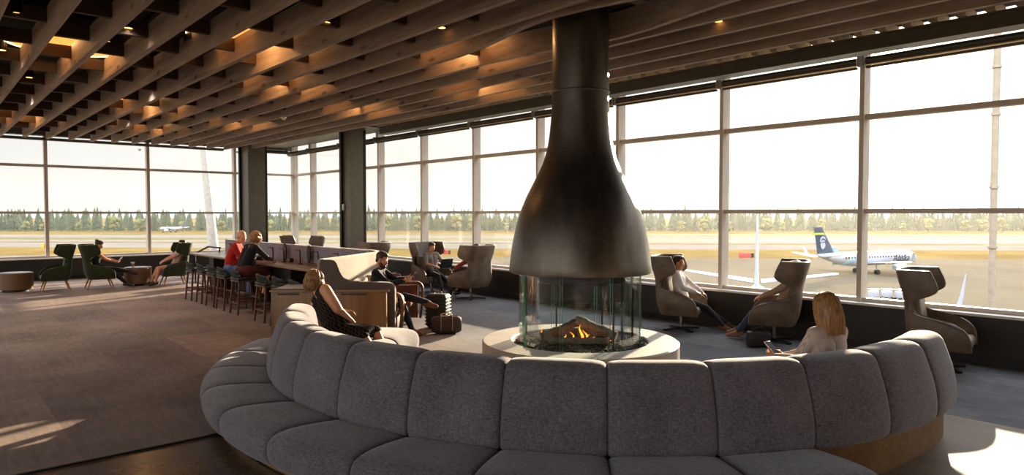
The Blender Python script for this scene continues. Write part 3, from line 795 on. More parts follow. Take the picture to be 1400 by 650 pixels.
# ================================================================ hearth
hearth=thing('hearth_ring',RC,0,'round pale stone hearth ring around the fire','hearth')
RO,RI,HH=1.09,.755,.40
for i in range(4):
    a0,a1=[(-86,15),(15,92),(92,186),(186,274)][i]
    g=.12
    m=MB(); m.lathe([(RI,.12),(RI,HH-.012),(RI+.012,HH),(RO-.014,HH),(RO,HH-.014),(RO,0.0)],n=26,a0=PHI+rad(a0+g),a1=PHI+rad(a1-g),close=True)
    obj('stone_segment',m,M['stone'],hearth,angle=30)
m=MB(); m.cyl((0,0,.1),RI-.004,.26,48); obj('fire_tray',m,M['black'],hearth)
def gravel_mat():
    t=NT('ember_gravel'); v=t.coord(); n=t.noise(v,30,3); t.bsdf(t.ramp(n,[(.35,lin('#17130f')),(.65,lin('#3c332a'))]),.8); return t.m
m=MB(); q=random.Random(3)
base=[]
for i in range(2600):
    a=q.uniform(0,2*PI); r=(RI-.03)*math.sqrt(q.random()); s=q.uniform(.008,.02)
    h=.365+.03*max(0,1-r/.6)
    m.ell((r*math.cos(a),r*math.sin(a),h+s*.3),(s,s*q.uniform(.7,1.2),s*.7),5,3)
g=obj('gravel',m,gravel_mat(),None,weld=False); g.location=RC; tag(g,'dark lava gravel lying inside the hearth ring','gravel',kind='stuff')
# glass screen: six flat panes standing in a ring, with dark posts inside
screen=thing('fire_screen',RC,0,'cylindrical glass screen standing between hearth and hood','fire screen')
GR=.672; NP=8
for i in range(NP):
    a0=PHI+rad(-112+i*360/NP+1.2); a1=PHI+rad(-112+(i+1)*360/NP-1.2)
    m=MB(); m.lathe([(GR,.366),(GR,1.14),(GR+.01,1.14),(GR+.01,.366)],n=8,a0=a0,a1=a1,close=True)
    p=obj('glass_pane',m,M['fire_glass'],screen,angle=30)
    m=MB()
    for a in(a0,a1): m.box((GR*math.cos(a)+.004*math.cos(a),GR*math.sin(a)+.004*math.sin(a),.76),(.005,.004,.77),rz=a)
    obj('glass_edge',m,M['fire_edge'],p,smooth=False)
for a in(112,58,-60,-48,180,5):
    m=MB(); t=PHI+rad(a); m.box((.60*math.cos(t),.60*math.sin(t),.76),(.022,.012,.77),rz=t); obj('post',m,M['black'],screen,smooth=False)
# hood and flue
hood=thing('fireplace_hood',(RC.x,RC.y,1.155),0,'tall flared dark metal fireplace hood and flue over the fire','fireplace hood')
prof=[(.772,0),(.785,.006),(.788,.03),(.782,.10),(.758,.28),(.715,.50),(.665,.67),(.60,.83),(.535,.96),(.47,1.09),(.42,1.20),(.383,1.31),(.356,1.43),(.338,1.56),(.322,1.74),(.314,1.95),(.312,2.3),(.312,3.05)]
# smooth the profile
def cr(p,sub=5):
    o=[]
    for i in range(len(p)-1):
        a=p[max(i-1,0)];b=p[i];c=p[i+1];d=p[min(i+2,len(p)-1)]
        for j in range(sub):
            t=j/sub; o.append(tuple(.5*((2*b[x])+(-a[x]+c[x])*t+(2*a[x]-5*b[x]+4*c[x]-d[x])*t*t+(-a[x]+3*b[x]-3*c[x]+d[x])*t**3) for x in(0,1)))
    o.append(p[-1]); return o
m=MB(); m.lathe(prof[:3]+cr(prof[3:]),n=72); m.lathe([(.772,0),(.74,.0),(.735,.12),(.4,.5)],n=72); obj('hood_shell',m,M['hood'],hood,angle=50)
m=MB(); m.lathe([(.50,-.10),(.48,-.11),(.50,-.10),(.52,.0),(.5,.3)],n=48); m.cyl((0,0,-.07),.49,.02,48); obj('smoke_collar',m,M['black_soft'],hood)
m=MB(); m.lathe([(.318,1.97),(.322,1.975),(.322,1.99),(.318,1.995)],n=48,close=True); obj('flue_seam',m,M['hood'],hood)
# logs and flames
bark2=wood('charred_log','#4b4033','#8d7d68',2.5,'X',.9)
def log(p0,p1,r,lab,sd):
    q=random.Random(sd); p0=Vector(p0);p1=Vector(p1); m=MB(); n=14; pts=[];rs=[]
    for i in range(n+1):
        t=i/n; pts.append(p0.lerp(p1,t)+Vector((q.uniform(-1,1),q.uniform(-1,1),q.uniform(-1,1)))*r*.14); rs.append(r*q.uniform(.86,1.1))
    m.tube(pts,rs,12); o=obj('fire_log',m,bark2,angle=50); tag(o,lab,'log'); return o
R=lambda r,f,z: RC+rf(r,f,z+.045)
log(R(-.44,-.10,.385),R(.02,.10,.55),.05,'charred log leaning up to the left in the fire','1' and 1)
log(R(-.05,.02,.58),R(.40,-.05,.39),.055,'charred log sloping down to the right in the fire',2)
log(R(-.30,.2,.38),R(.32,.16,.40),.05,'charred log lying at the back of the fire',3)
log(R(-.36,-.22,.375),R(.30,-.24,.375),.042,'thin charred log lying at the front of the fire',4)
log(R(.02,.1,.38),R(.06,.02,.56),.045,'stub of log propping the others up in the fire',5)
def flame(r,f,h,w_,lab,z=.34,sd=1):
    q=random.Random(sd); m=MB(); pts=[];rs=[]; ph=q.uniform(0,6)
    for i in range(9):
        t=i/8; pts.append(R(r+.018*math.sin(ph+t*5)*t*2,f,z+.75*h*t)); rs.append(max(.001,.85*w_*math.sin(PI*min(1,.12+t*.88))**1.1*(1-.45*t)))
    m.tube(pts,rs,8); o=obj('flame',m,M['flame'],angle=80); tag(o,lab,'flame','flames in the fireplace')
for i,(r,f,h,w_) in enumerate(((-.10,-.14,.16,.014),(.01,-.16,.27,.02),(.055,-.12,.18,.016),(.09,-.16,.13,.012),(.15,-.14,.09,.010),(-.19,-.12,.12,.011),(-.33,-.06,.10,.012),(.34,-.04,.24,.010),(-.40,.05,.19,.008))):
    flame(r,f,h,w_,['low flame left of the middle of the fire','tallest orange flame in the middle of the fire','second flame just right of the tallest','short flame right of the two tallest','lowest flame right of the middle','small flame at the left log','leftmost low flame by the log end','thin flame on the right by the log end','faint thin flame at the far left'][i],sd=i)
def yawRF(a): return PHI+rad(a)          # heading given from the camera's right, anticlockwise
# ================================================================ wing chairs
def smoothstep(a,b,x):
    t=max(0,min(1,(x-a)/(b-a))); return t*t*(3-2*t)
def wing_shell(H=1.16,flare=1.0):
    """high back whose sides reach forward as arms below and as head wings above"""
    zs=[.26,.32,.42,.52,.575,.60,.625,.66,.71,.76,.80,.84,.88,.92,.97,1.03,1.09,H-.025,H]
    def L(z):
        if z<=.575: return .60-.05*max(0,(.42-z)/.16)
        if z<.72: return .60+(.07-.60)*smoothstep(.585,.66,z)**.7 if z>.585 else .60
        if z<.79: return .07
        return .07+.29*flare*smoothstep(.77,.95,z)**.9 - .03*smoothstep(1.03,H,z)
    def HW(z):
        return .355-.055*smoothstep(.5,.75,z)+.045*smoothstep(.78,.98,z)-.06*smoothstep(.42,.26,z)
    def XB(z): return -.27-.10*(z-.4)-.05*smoothstep(.8,1.15,z)+.05*smoothstep(.4,.26,z)
    ns=25
    def f(u,v):
        z=zs[round(u*(len(zs)-1))]; s=-1+2*v; a=abs(s); l=L(z);hw=HW(z);xb=XB(z); sg=1 if s>=0 else -1
        if a<.40: y=hw*.80*(s/.40); x=xb+.02*(a/.40)**2
        elif a<.56:
            t=(a-.40)/.16*PI/2; r=min(.2*hw+.02,l*.9); y=sg*(hw*.80+hw*.20*math.sin(t)); x=xb+.02+r*(1-math.cos(t))
        else:
            r=min(.2*hw+.02,l*.9); t=(a-.56)/.44; x=xb+.02+r+(l-r)*t; y=sg*(hw+.015*t)
        # arms fall away at the front
        return (x,y,z-(.10*max(0,(x-xb-.40)/.2)**2 if .5<z<.62 else 0))
    m=MB(); m.grid(f,len(zs),ns); return m
def make_wing_chair(name,lab,cat,mat,lin_,legs):
    root=thing(name,(0,0,0),0,lab,cat)
    o=obj('shell',wing_shell(),mat,root,angle=180); solid(o,.045,1); subsurf(o,1); apply_mods(o)
    m=MB(); m.rbox((.04,0,.325),(.60,.60,.13),.05,seg=4); obj('seat_cushion',m,lin_,root,angle=60)
    m=MB(); m.rbox((-.20,0,.62),(.10,.46,.46),.045,seg=4,M=Matrix.Rotation(rad(-8),4,'Y')); obj('back_cushion',m,lin_,root,angle=60)
    m=MB(); m.rbox((.02,0,.285),(.5,.52,.06),.025); obj('seat_base',m,mat,root)
    if legs:
        for sx in(-1,1):
            for sy in(-1,1):
                m=MB(); m.tube([(sx*.30+.02,sy*.29,0),(sx*.20+.02,sy*.21,.29)],[.014,.022],10); obj('leg',m,M['oak_leg'],root)
    else:
        m=MB(); m.cyl((.02,0,.03),.028,.24,16); obj('column',m,M['chrome'],root)
        m=MB()
        for i in range(4):
            a=PI/4+i*PI/2; m.bar((.02,0,.035),(.02+.31*math.cos(a),.31*math.sin(a),.015),.045,.022)
        obj('star_base',m,M['black'],root,smooth=False)
    return root
wc=make_wing_chair('wing_chair','brown leather wing chair, empty, its back to us, facing the laptop user','armchair',M['wing'],M['wing'],False)
wc.location=rf(-.86,14.45); wc.rotation_euler=(0,0,yawRF(138))
G='brown leather wing chairs along the windows'; wc['group']=G
CH_D=dup(wc,rf(-1.86,15.6),yawRF(-46),'brown leather wing chair holding the man with the laptop',G)
CH_B=dup(wc,rf(2.45,9.95),yawRF(-27),'brown leather wing chair holding the man in the white shirt',G)
CH_A=dup(wc,rf(3.72,9.6),yawRF(168),'brown leather wing chair seen from its side, holding a person in jeans and striped top',G)
CH_E=dup(wc,rf(5.0,7.95),yawRF(-38),'empty brown leather wing chair at the right, in front of the regional jet window',G)
dup(wc,(-20.0,8.7,0),yawRF(20),'brown wing chair, left of the two chair tops showing over the divider',G)
dup(wc,(-18.9,8.7,0),yawRF(200),'brown wing chair, right of the two chair tops showing over the divider',G)
dup(wc,(-14.3,8.05,0),yawRF(150),'brown wing chair whose top shows right of the dark middle column',G)
gc=make_wing_chair('green_wing_chair','empty green felt wing chair on oak legs beside the left drum table','armchair',M['green'],M['green'],True)
gc.location=rf(-10.80,16.14); gc.rotation_euler=(0,0,yawRF(218)); gc.scale=(.93,)*3
G='green wing chairs by the left-hand windows'; gc['group']=G
CH_G2=dup(gc,rf(-10.02,16.5),yawRF(38),'green felt wing chair holding the reading woman in the dark top',G,scale=.93)
CH_G3=dup(gc,rf(-8.6,17.35),yawRF(216),'green felt wing chair holding the person in shorts by the handrail',G,scale=.93)
# drum tables and the cup
def drum(p,r,h,lab):
    root=thing('drum_table',p,0,lab,'side table','wooden drum side tables')
    m=MB(); m.lathe([(r-.02,.05),(r,.06),(r,h-.012),(r-.012,h),(0,h)],n=48); m.lathe([(0,.05),(r-.02,.05)],n=48); obj('drum',m,M['walnut'],root)
    m=MB(); m.cyl((0,0,0),r-.07,.05,32); obj('plinth',m,M['black'],root)
    m=MB(); m.lathe([(r-.03,h+.0005),(r-.025,h+.003),(0,h+.003)],n=48); obj('top_inset',m,plain('drum_top','#4a4038',.35),root)
    return root
drum(rf(-11.55,15.85),.34,.44,'wooden drum side table at the far left edge beside the empty green chair')
T2=rf(-9.48,17.25); drum(T2,.31,.46,'wooden drum side table with a paper cup, between two green chairs')
cup=thing('paper_cup',(T2.x,T2.y,0),0,'white paper cup with a dark band on the drum table','cup'); cup.location=Vector((T2.x,T2.y,.463))+VR*-.12
m=MB(); m.lathe([(0,0),(.028,0),(.04,.105),(.043,.108),(.04,.11)],n=20); obj('cup_body',m,M['white'],cup)
m=MB(); m.lathe([(.0315,.03),(.033,.03),(.0375,.075),(.036,.075)],n=20,close=True); obj('sleeve',m,plain('cup_sleeve','#8a3b32',.7),cup)
m=MB(); m.lathe([(.044,.106),(.044,.114),(.036,.122),(0,.122)],n=20); obj('lid',m,M['white'],cup)
# ================================================================ counter, divider, stools
CY0,CY1,CZ=4.83,5.56,.895
root=thing('counter_table',(-13.2,(CY0+CY1)/2,0),0,'long wooden high counter with lamps in front of the grey divider','counter')
L0,L1=-16.95,-10.05
m=MB(); m.rbox((0+(L0+L1)/2+13.2,0,CZ-.022),(L1-L0,CY1-CY0,.044),.008); obj('counter_top',m,M['counter'],root)
for x in(-16.2,-13.9,-12.0,-10.3):
    m=MB(); m.box((x+13.2,.08,(CZ-.044)/2),(.30,.40,CZ-.044)); obj('support',m,M['dark_panel'],root,smooth=False)
m=MB(); m.box(((L0+L1)/2+13.2,.33,.45),(L1-L0-.2,.03,.80)); obj('modesty_panel',m,M['dark_panel'],root,smooth=False)
m=MB(); m.tube([(L0+13.4,-.26,.20),(L1+13.0,-.26,.20)],.016,10); obj('foot_rail',m,M['black'],root)
div=thing('divider_screen',(-13.2,5.64,0),0,'long grey upholstered divider screen behind the counter','divider')
xs=[-16.85,-14.95,-13.25,-11.75,-10.4,-10.12]
for a,b in zip(xs[:-1],xs[1:]):
    m=MB(); m.rbox(((a+b)/2+13.2,0,.605),(b-a-.012,.09,1.19),.02); obj('panel',m,M['panel_fab'],div)
def tlamp(x,lab,flip=1):
    r=thing('counter_lamp',(x,5.22,CZ),0,lab,'lamp','black lamps on the counter')
    m=MB(); m.cyl((0,0,0),.045,.012,20); obj('base',m,M['black'],r)
    m=MB(); m.rbox((0,0,.13),(.022,.022,.25),.004); obj('post',m,M['black'],r)
    m=MB(); m.rbox((-.055*flip,-.02,.255),(.17,.045,.016),.006); obj('head',m,M['black'],r)
LX=[-15.35,-13.0,-12.48,-11.76,-11.03,-10.28]
for x,l in zip(LX,['beside the red-shirted man','first to the right of the seated couple','second to the right of the seated couple','third to the right of the seated couple','fourth to the right of the seated couple','nearest the grey booth']):
    tlamp(x,'black T-shaped lamp on the counter, '+l)
def oval(x,lab):
    r=thing('privacy_paddle',(x,5.52,CZ),0,lab,'counter screen','dark oval paddles on the counter')
    m=MB(); vs=[(.075*math.cos(2*PI*i/28),.16*math.sin(2*PI*i/28)+.165) for i in range(28)]
    m.prism(vs,Matrix.Translation((0,.012,0))@Matrix.Rotation(PI/2,4,'X'),.024); obj('paddle',m,M['black_soft'],r)
    m=MB(); m.cyl((0,0,0),.03,.01,16); obj('foot',m,M['black'],r)
oval(-13.15,'dark upright oval paddle against the divider by the seated couple'); oval(-12.05,'dark upright oval paddle against the divider, the one nearer the booth')
r=thing('socket_box',(-12.35,5.3,CZ),0,'small black power socket cube on the counter','socket box'); m=MB(); m.rbox((0,0,.04),(.08,.08,.08),.01); obj('housing',m,M['black'],r); m=MB(); m.rbox((0,-.041,.045),(.05,.006,.04),.002); obj('socket_face',m,M['grey'],r)
# handrail
hr=thing('handrail',(-18.0,5.5,0),0,'black metal handrail rising to the counter behind the stools','handrail')
m=MB(); m.tube([(-.95,0,.72),(-.9,0,.76),(.2,0,.985),(.26,0,.99),(1.1,0,.99)],.022,12); obj('rail',m,M['black'],hr)
for x,h in((-.85,.75),(1.05,.98)):
    m=MB(); m.cyl((x,0,0),.02,h,12); m.cyl((x,0,0),.045,.012,16); obj('post',m,M['black'],hr)
# stools
def make_stool(lab):
    r=thing('bar_stool',(0,0,0),0,lab,'bar stool')       # faces +x
    for sx in(-1,1):
        for sy in(-1,1):
            m=MB(); m.bar((sx*.21,sy*.20,0),(sx*.16,sy*.165,.61),.03,.03); obj('leg',m,M['stool_wood'],r,smooth=False)
    m=MB()
    m.bar((.185,-.18,.28),(.185,.18,.28),.022,.03); m.bar((-.19,-.18,.2),(-.19,.18,.2),.022,.03)
    for s in(-1,1): m.bar((-.19,s*.185,.24),(.185,s*.185,.24),.022,.03)
    obj('stretcher',m,M['stool_wood'],r,smooth=False)
    m=MB(); m.rbox((0,0,.60),(.40,.40,.03),.01); obj('seat_frame',m,M['stool_wood'],r)
    m=MB(); m.rbox((.01,0,.64),(.42,.42,.055),.024,seg=4); obj('seat',m,M['stool_green'],r,angle=60)
    def f(u,v):
        z=.66+.165*u; a=(v-.5)*1.9; return (-.02-.19*math.cos(a)-.03*u+.0,.215*math.sin(a),z-.05*abs(v-.5)*2*(u>.5))
    m=MB(); m.grid(f,6,15); o=obj('backrest',m,M['stool_green'],r,angle=180); solid(o,.022,0); subsurf(o,1); apply_mods(o)
    return r
SY=4.50
st=make_stool('green-backed brown bar stool, empty, first from the handrail end of the counter')
st.location=(-15.2,SY,0); st.rotation_euler=(0,0,PI/2); G='bar stools along the counter'; st['group']=G
for x,l in((-14.5,'empty, second from the handrail end of the counter'),(-13.85,'third from the handrail, left of the red-shirted man'),(-13.25,'under the red-shirted man'),(-12.5,'under the woman in black'),(-11.3,'empty, first to the right of the woman in black'),(-10.62,'empty, second to the right of the woman in black'),(-9.98,'empty, nearest the grey booth')):
    dup(st,(x,SY,0),PI/2+rnd.uniform(-.06,.06),'green-backed brown bar stool, '+l,G)
# ================================================================ booth with leather seats, console box
def catmull(P,n=8):
    P=[Vector(p) for p in P]; o=[]
    for i in range(len(P)-1):
        a=P[max(i-1,0)];b=P[i];c=P[i+1];d=P[min(i+2,len(P)-1)]
        for j in range(n):
            t=j/n; o.append(.5*((2*b)+(c-a)*t+(2*a-5*b+4*c-d)*t*t+(3*b-a-3*c+d)*t**3))
    o.append(P[-1]); return o
booth=thing('booth_seat',rf(-2.2,10),0,'curved high-backed grey booth seat where the bearded man sits','booth')
B0=rf(-2.2,10)
path=catmull([rf(-2.68,9.56),rf(-2.50,10.3),rf(-2.38,10.9),rf(-2.27,11.45),rf(-2.45,12.0),rf(-3.1,12.7),rf(-3.6,13.3)],8)
def wallstrip(path,t,z0,z1,rnd_=.03):
    m=MB(); k=len(path); secs=[]
    prof=[(-t/2,z0),(t/2,z0),(t/2,z1-rnd_),(t/2-rnd_*.3,z1-rnd_*.3),(t/2-rnd_,z1),(-t/2+rnd_,z1),(-t/2+rnd_*.3,z1-rnd_*.3),(-t/2,z1-rnd_)]
    vs=[]
    for i,p in enumerate(path):
        d=(path[min(i+1,k-1)]-path[max(i-1,0)]).normalized(); n=Vector((d.y,-d.x,0))
        for o,z in prof: vs.append(p+n*o+Vector((0,0,z))-B0)
    q=len(prof); fs=[(i*q+j,(i+1)*q+j,(i+1)*q+(j+1)%q,i*q+(j+1)%q) for i in range(k-1) for j in range(q)]+[tuple(range(q-1,-1,-1)),tuple((k-1)*q+j for j in range(q))]
    m.add(vs,fs); return m
obj('backrest',wallstrip(path,.12,.04,1.17),M['booth_sunlit'],booth,angle=50)
wp=[(0,.03),(0,1.11),(.015,1.15),(.05,1.168),(.17,1.165),(.215,1.15),(.245,1.11),(.29,.99),(.325,.93),(.37,.885),(.43,.864),(.95,.845),(1.01,.83),(1.045,.79),(1.055,.74),(1.055,.03)]
MW=Matrix(((VR.x,0,-VF.x,0),(VR.y,0,-VF.y,0),(0,1,0,0),(0,0,0,1)))
MW=Matrix.Translation(rf(-2.69,9.62)-B0)@MW
m=MB(); m.prism(wp,MW,.13); o=obj('side_wing',m,M['booth_shaded'],booth,angle=30); bevel(o,.018,3,40); apply_mods(o)
for f in(0,1):
    pass
m=MB(); m.rbox(rf(-1.66,9.56,.015)-B0,(.04,.1,.03),.005,rz=PHI); obj('glide',m,M['brass_edge'],booth)
def seat(r,f,a,w_,lab=None):
    c=rf(r,f)-B0; R=Matrix.Translation(c)@Matrix.Rotation(yawRF(a),4,'Z')
    m=MB(); m.rbox((0,0,0),(.66,w_,.15),.05,seg=4,M=Matrix.Rotation(0,4,'Z')); m.v=[tuple(R@(Vector(v)+Vector((0,0,.375)))) for v in m.v]; obj('seat_cushion',m,M['tan_leather'],booth,angle=60)
    m=MB(); m.rbox((0,0,0),(.58,w_-.04,.22),.01); m.v=[tuple(R@(Vector(v)+Vector((-.03,0,.19)))) for v in m.v]; obj('seat_base',m,M['dark_panel'],booth)
    m=MB(); m.rbox((0,0,0),(.14,w_-.02,.42),.05,seg=4); m.v=[tuple(R@(Vector(v)+Vector((-.33,0,.62)))) for v in m.v]; obj('back_cushion',m,M['booth_sunlit'],booth,angle=60)
def armf(r,f,a):
    """leather-wrapped arm: a rounded hoop, front end at (r,f)"""
    c=rf(r,f)-B0; R=Matrix.Translation(c)@Matrix.Rotation(yawRF(a),4,'Z')
    m=MB(); pts=[(-.04,.06),(-.01,.30),(-.0,.50),(-.015,.60),(-.06,.645),(-.15,.655),(-.70,.655)]
    pts=[(p.x,p.y) for p in catmull([(x,z,0) for x,z in pts],5)]
    vs=[];k=len(pts)
    for i,(x,z) in enumerate(pts):
        a_=Vector(pts[min(i+1,k-1)])-Vector(pts[max(i-1,0)]); n=Vector((-a_.y,a_.x)).normalized()
        for s,y in((-.022,-.05),(-.022,.05),(.022,.05),(.022,-.05)): vs.append(R@Vector((x+n.x*s,y,z+n.y*s)))
    m.add(vs,[(i*4+j,(i+1)*4+j,(i+1)*4+(j+1)%4,i*4+(j+1)%4) for i in range(k-1) for j in range(4)]+[(0,1,2,3),tuple((k-1)*4+j for j in(3,2,1,0))])
    o=obj('armrest',m,M['tan_leather'],booth,angle=50); bevel(o,.01,2,40); apply_mods(o)
    m=MB(); m.box((0,0,0),(.56,.05,.55)); m.v=[tuple(R@(Vector(v)+Vector((-.36,0,.34)))) for v in m.v]; obj('arm_panel',m,M['tan_leather'],booth,smooth=False)
seat(-1.98,10.26,2,.88); seat(-1.95,11.05,2,.50)
armf(-1.57,9.76,0); armf(-1.50,11.42,6); armf(-1.72,12.35,28); armf(-2.15,13.05,42)
seat(-2.05,11.86,20,.6); seat(-2.38,12.5,38,.55)
# console box beside the booth
box=thing('console_cabinet',rf(-3.32,9.33),yawRF(0),'low oak cabinet between the counter and the round sofa','cabinet')
m=MB(); m.rbox((.27,.40,.37),(.52,.76,.71),.004); obj('cabinet_body',m,M['oak'],box)
m=MB(); m.rbox((.79,.045,.37),(1.56,.07,.71),.004); obj('front_panel',m,M['oak'],box)
m=MB(); m.rbox((.265,.41,.742),(.55,.82,.03),.005); m.rbox((.81,.055,.742),(1.64,.09,.03),.005); obj('top',m,M['counter'],box)
m=MB(); m.rbox((1.585,.03,.36),(.03,.10,.735),.004); obj('end_post',m,M['oak'],box)
m=MB(); m.box((1.15,.008,.70),(.36,.004,.025)); m.box((.25,.008,.70),(.3,.004,.025)); obj('vent_slot',m,M['black'],box,smooth=False)
# ================================================================ luggage
sc=thing('suitcase',rf(-1.17,10.75),yawRF(-14),'black ribbed hard-shell suitcase standing behind the crossed leg','suitcase')
m=MB(); m.rbox((0,0,.285),(.34,.25,.52),.045,seg=4); obj('shell',m,M['black_soft'],sc)
m=MB()
for i in range(9): m.rbox((.0,0,.07+.053*i),(.352,.262,.022),.008)
obj('ribs',m,M['black'],sc)
m=MB(); m.tube([(-.06,0,.545),(-.06,0,.57),(.06,0,.57),(.06,0,.545)],.01,8); obj('handle',m,M['grey'],sc)
for s in(-1,1):
    m=MB(); m.tube([(s*.13,-.05,.026),(s*.13,-.01,.026)],.024,10); m.tube([(s*.13,.05,.026),(s*.13,.09,.026)],.024,10); obj('wheel',m,M['black'],sc)
df=thing('duffel_bag',rf(-.99,10.25),yawRF(8),'dark brown duffel bag with tan straps on the floor by the suitcase','bag')
m=MB(); ring=[]
def fb(u,v):
    x=-.225+.45*u; e=1-abs(2*u-1)**5*.28; a=2*PI*v; return (x,.13*e*math.copysign(abs(math.cos(a))**.75,math.cos(a)),.135+.135*e*math.copysign(abs(math.sin(a))**.75,math.sin(a)))
m.grid(fb,15,24,cv=True); m.add([fb(0,j/24) for j in range(24)],[tuple(range(24))]); m.add([fb(1,j/24) for j in range(24)],[tuple(range(24))])
obj('bag_body',m,plain('duffel_canvas','#3a2c26',.8,bstr=.3),df,angle=60)
strap=plain('tan_strap','#c2a07a',.6)
for x in(-.085,.085):
    pts=[(x,.137*math.cos(a),.135+.142*math.sin(a)) for a in [rad(-60+300*i/20-30) for i in range(21)]]
    m=MB()
    for p,q in zip(pts[:-1],pts[1:]): m.bar(p,q,.034,.006,up=(1,0,0))
    obj('strap',m,strap,df,smooth=False)
m=MB(); m.tube([(-.085,-.03,.272),(-.07,-.03,.30),(0,-.03,.315),(.07,-.03,.30),(.085,-.03,.272)],.008,8); obj('handle',m,strap,df)
m=MB(); m.tube([(-.2,0,.268),(.2,0,.268)],.005,6); obj('zip',m,M['chrome'],df)
hb=thing('handbag',rf(3.34,9.2),yawRF(-5),'black handbag on the floor in front of the striped-top chair','bag')
m=MB(); m.rbox((0,0,.105),(.30,.15,.21),.03,seg=3); obj('bag_body',m,M['black_soft'],hb)
for y in(-.045,.045):
    m=MB(); m.tube(catmull([(-.08,y,.20),(-.07,y,.25),(0,y,.275),(.07,y,.25),(.08,y,.20)],4),.007,8); obj('handle',m,M['black'],hb)
# ================================================================ ceiling fittings
def drumlamp(x,y,lab,r=.72,z=4.08):
    L=bpy.data.lights.new('drum_bulb','POINT'); L.energy=9; L.color=(1,.55,.2); L.shadow_soft_size=.08; lo=bpy.data.objects.new('drum_bulb',L); COL.objects.link(lo); lo.location=(x,y,z+.08)
    root=thing('drum_lamp',(x,y,z),0,lab,'ceiling lamp','big warm drum lamps above the timber beams')
    m=MB(); m.lathe([(r+.01,.0),(r+.01,.21),(r,.21),(r,.0)],n=48,close=True); m.cyl((0,0,.21),r+.01,.01,48); obj('shade',m,M['lamp_shell'],root)
    m=MB(); m.lathe([(r-.004,.01),(r-.012,.06),(r-.06,.15),(r-.2,.2),(.001,.21)],n=48); obj('diffuser',m,M['lamp_warm'],root)
    m=MB(); m.lathe([(r-.003,-.002),(r-.022,-.002),(r-.022,.014),(r-.003,.014)],n=48,close=True); obj('light_strip',m,M['lamp_strip'],root)
DL=[(-10.95,1.6,'far left above the lounge'),(-9.0,3.3,'over the gangway left of the flue'),(-15.2,3.4,'over the bar stools'),(-11.1,4.55,'over the booth'),(-7.3,5.5,'just left of the flue'),(-12.2,6.5,'near the windows over the booth'),(-16.2,5.6,'over the divider'),(-18.6,4.2,'over the handrail'),(-18.8,1.7,'over the green chairs'),(-8.9,7.0,'near the windows behind the flue')]
for x,y,l in DL: drumlamp(x,y,'round warm-lit drum lamp above the beams, '+l)
def spot(px,py,z,lab,tilt=0):
    p=at_z(px,py,z); r=thing('spotlight',p,0,lab,'spotlight','black ceiling spotlights')
    m=MB(); m.tube([(0,0,0),(0,0,.002),(0,0,.17),(0,0,.18)],[.05,.055,.055,.045],20); obj('housing',m,M['black'],r)
    m=MB(); m.cyl((0,0,-.002),.042,.004,20); obj('lens',m,emit('spot_lens','#ffb25a',2.2) if 'spot_lens' not in bpy.data.materials else bpy.data.materials['spot_lens'],r)
    m=MB(); m.cyl((0,0,.18),.01,max(.05,4.4-p.z-.18),8); obj('stem',m,M['black'],r)
for a in((22,18,3.95,'black spotlight at the top left corner of the ceiling'),(446,31,3.93,'black spotlight between beams left of the hanging loudspeaker'),(604,38,3.92,'black spotlight just right of the hanging loudspeaker'),(40,106,3.95,'black spotlight below the glowing half-round lamp'),(982,29,3.9,'black spotlight right of the flue'),(146,138,3.9,'black spotlight in the ceiling left of the long warm strip')):
    spot(*a)
def fill_downlight(x,k,lab,e=75):  # extra spotlight and lamp, added to brighten the interior
    y=yb(k)-.2515; r=thing('spotlight',(x,y,3.97),0,lab,'spotlight','black ceiling spotlights')
    m=MB(); m.tube([(0,0,0),(0,0,.002),(0,0,.17),(0,0,.18)],[.05,.055,.055,.045],20); obj('housing',m,M['black'],r)
    m=MB(); m.cyl((0,0,-.002),.042,.004,20); obj('lens',m,bpy.data.materials['spot_lens'],r)
    m=MB(); m.cyl((0,0,.18),.01,.3,8); obj('stem',m,M['black'],r)
    L=bpy.data.lights.new('fill_downlight','SPOT'); L.energy=e; L.spot_size=rad(125); L.spot_blend=1; L.color=(1,.88,.8); L.shadow_soft_size=.12
    o=bpy.data.objects.new('fill_downlight',L); COL.objects.link(o); o.location=(x,y,3.95)
for x,k,l in((-17.2,8,'over the bar stools near the handrail'),(-13.1,9,'over the seated couple'),(-15.0,12,'over the open carpet at the left'),(-11.3,13,'over the open carpet left of the sofa'),(-9.0,11,'over the carpet beside the oak cabinet'),(-7.2,14,'over the left end of the sofa'),(-2.2,12,'over the sofa, behind the camera'),(-.8,8,'over the right of the sofa'),(-12.0,16,'far left behind the camera'),(-4.6,15,'over the polished floor')):
    fill_downlight(x,k,'black fill spotlight added between beams '+l,6 if x>-8 else (14 if x>-12 and k<14 else 62))
def hang(px,py,z,size,lab,mat,name,cat):
    p=at_z(px,py,z); r=thing(name,p,0,lab,cat)
    m=MB(); m.rbox((0,0,size[2]/2),size,.015); obj('cabinet',m,mat,r)
    m=MB(); m.box((0,0,-.002),(size[0]-.03,size[1]-.03,.006)); obj('grille',m,M['grey'],r,smooth=False)
    m=MB(); m.cyl((0,0,size[2]),.012,max(.05,4.4-p.z-size[2]),8); obj('hanger',m,M['black'],r)
hang(590,27,3.96,(.34,.24,.22),'grey box loudspeaker hanging between ceiling beams left of the flue',M['black_soft'],'loudspeaker','loudspeaker')
hang(268,58,3.98,(.3,.22,.16),'dark box loudspeaker between ceiling beams beside the long warm lamp',M['black_soft'],'loudspeaker','loudspeaker')
def detector(k,px,lab):
    y=yb(k); d=cam_ray(px,200); x=d.x*y/d.y
    r=thing('smoke_detector',(x,y,BZ),0,lab,'smoke detector'); m=MB(); m.lathe([(.0,-.055),(.03,-.055),(.045,-.03),(.055,-.012),(.055,0)],n=24); obj('sensor',m,M['white'],r); m=MB(); m.cyl((0,0,-.012),.065,.012,24); obj('mount',m,M['white'],r)
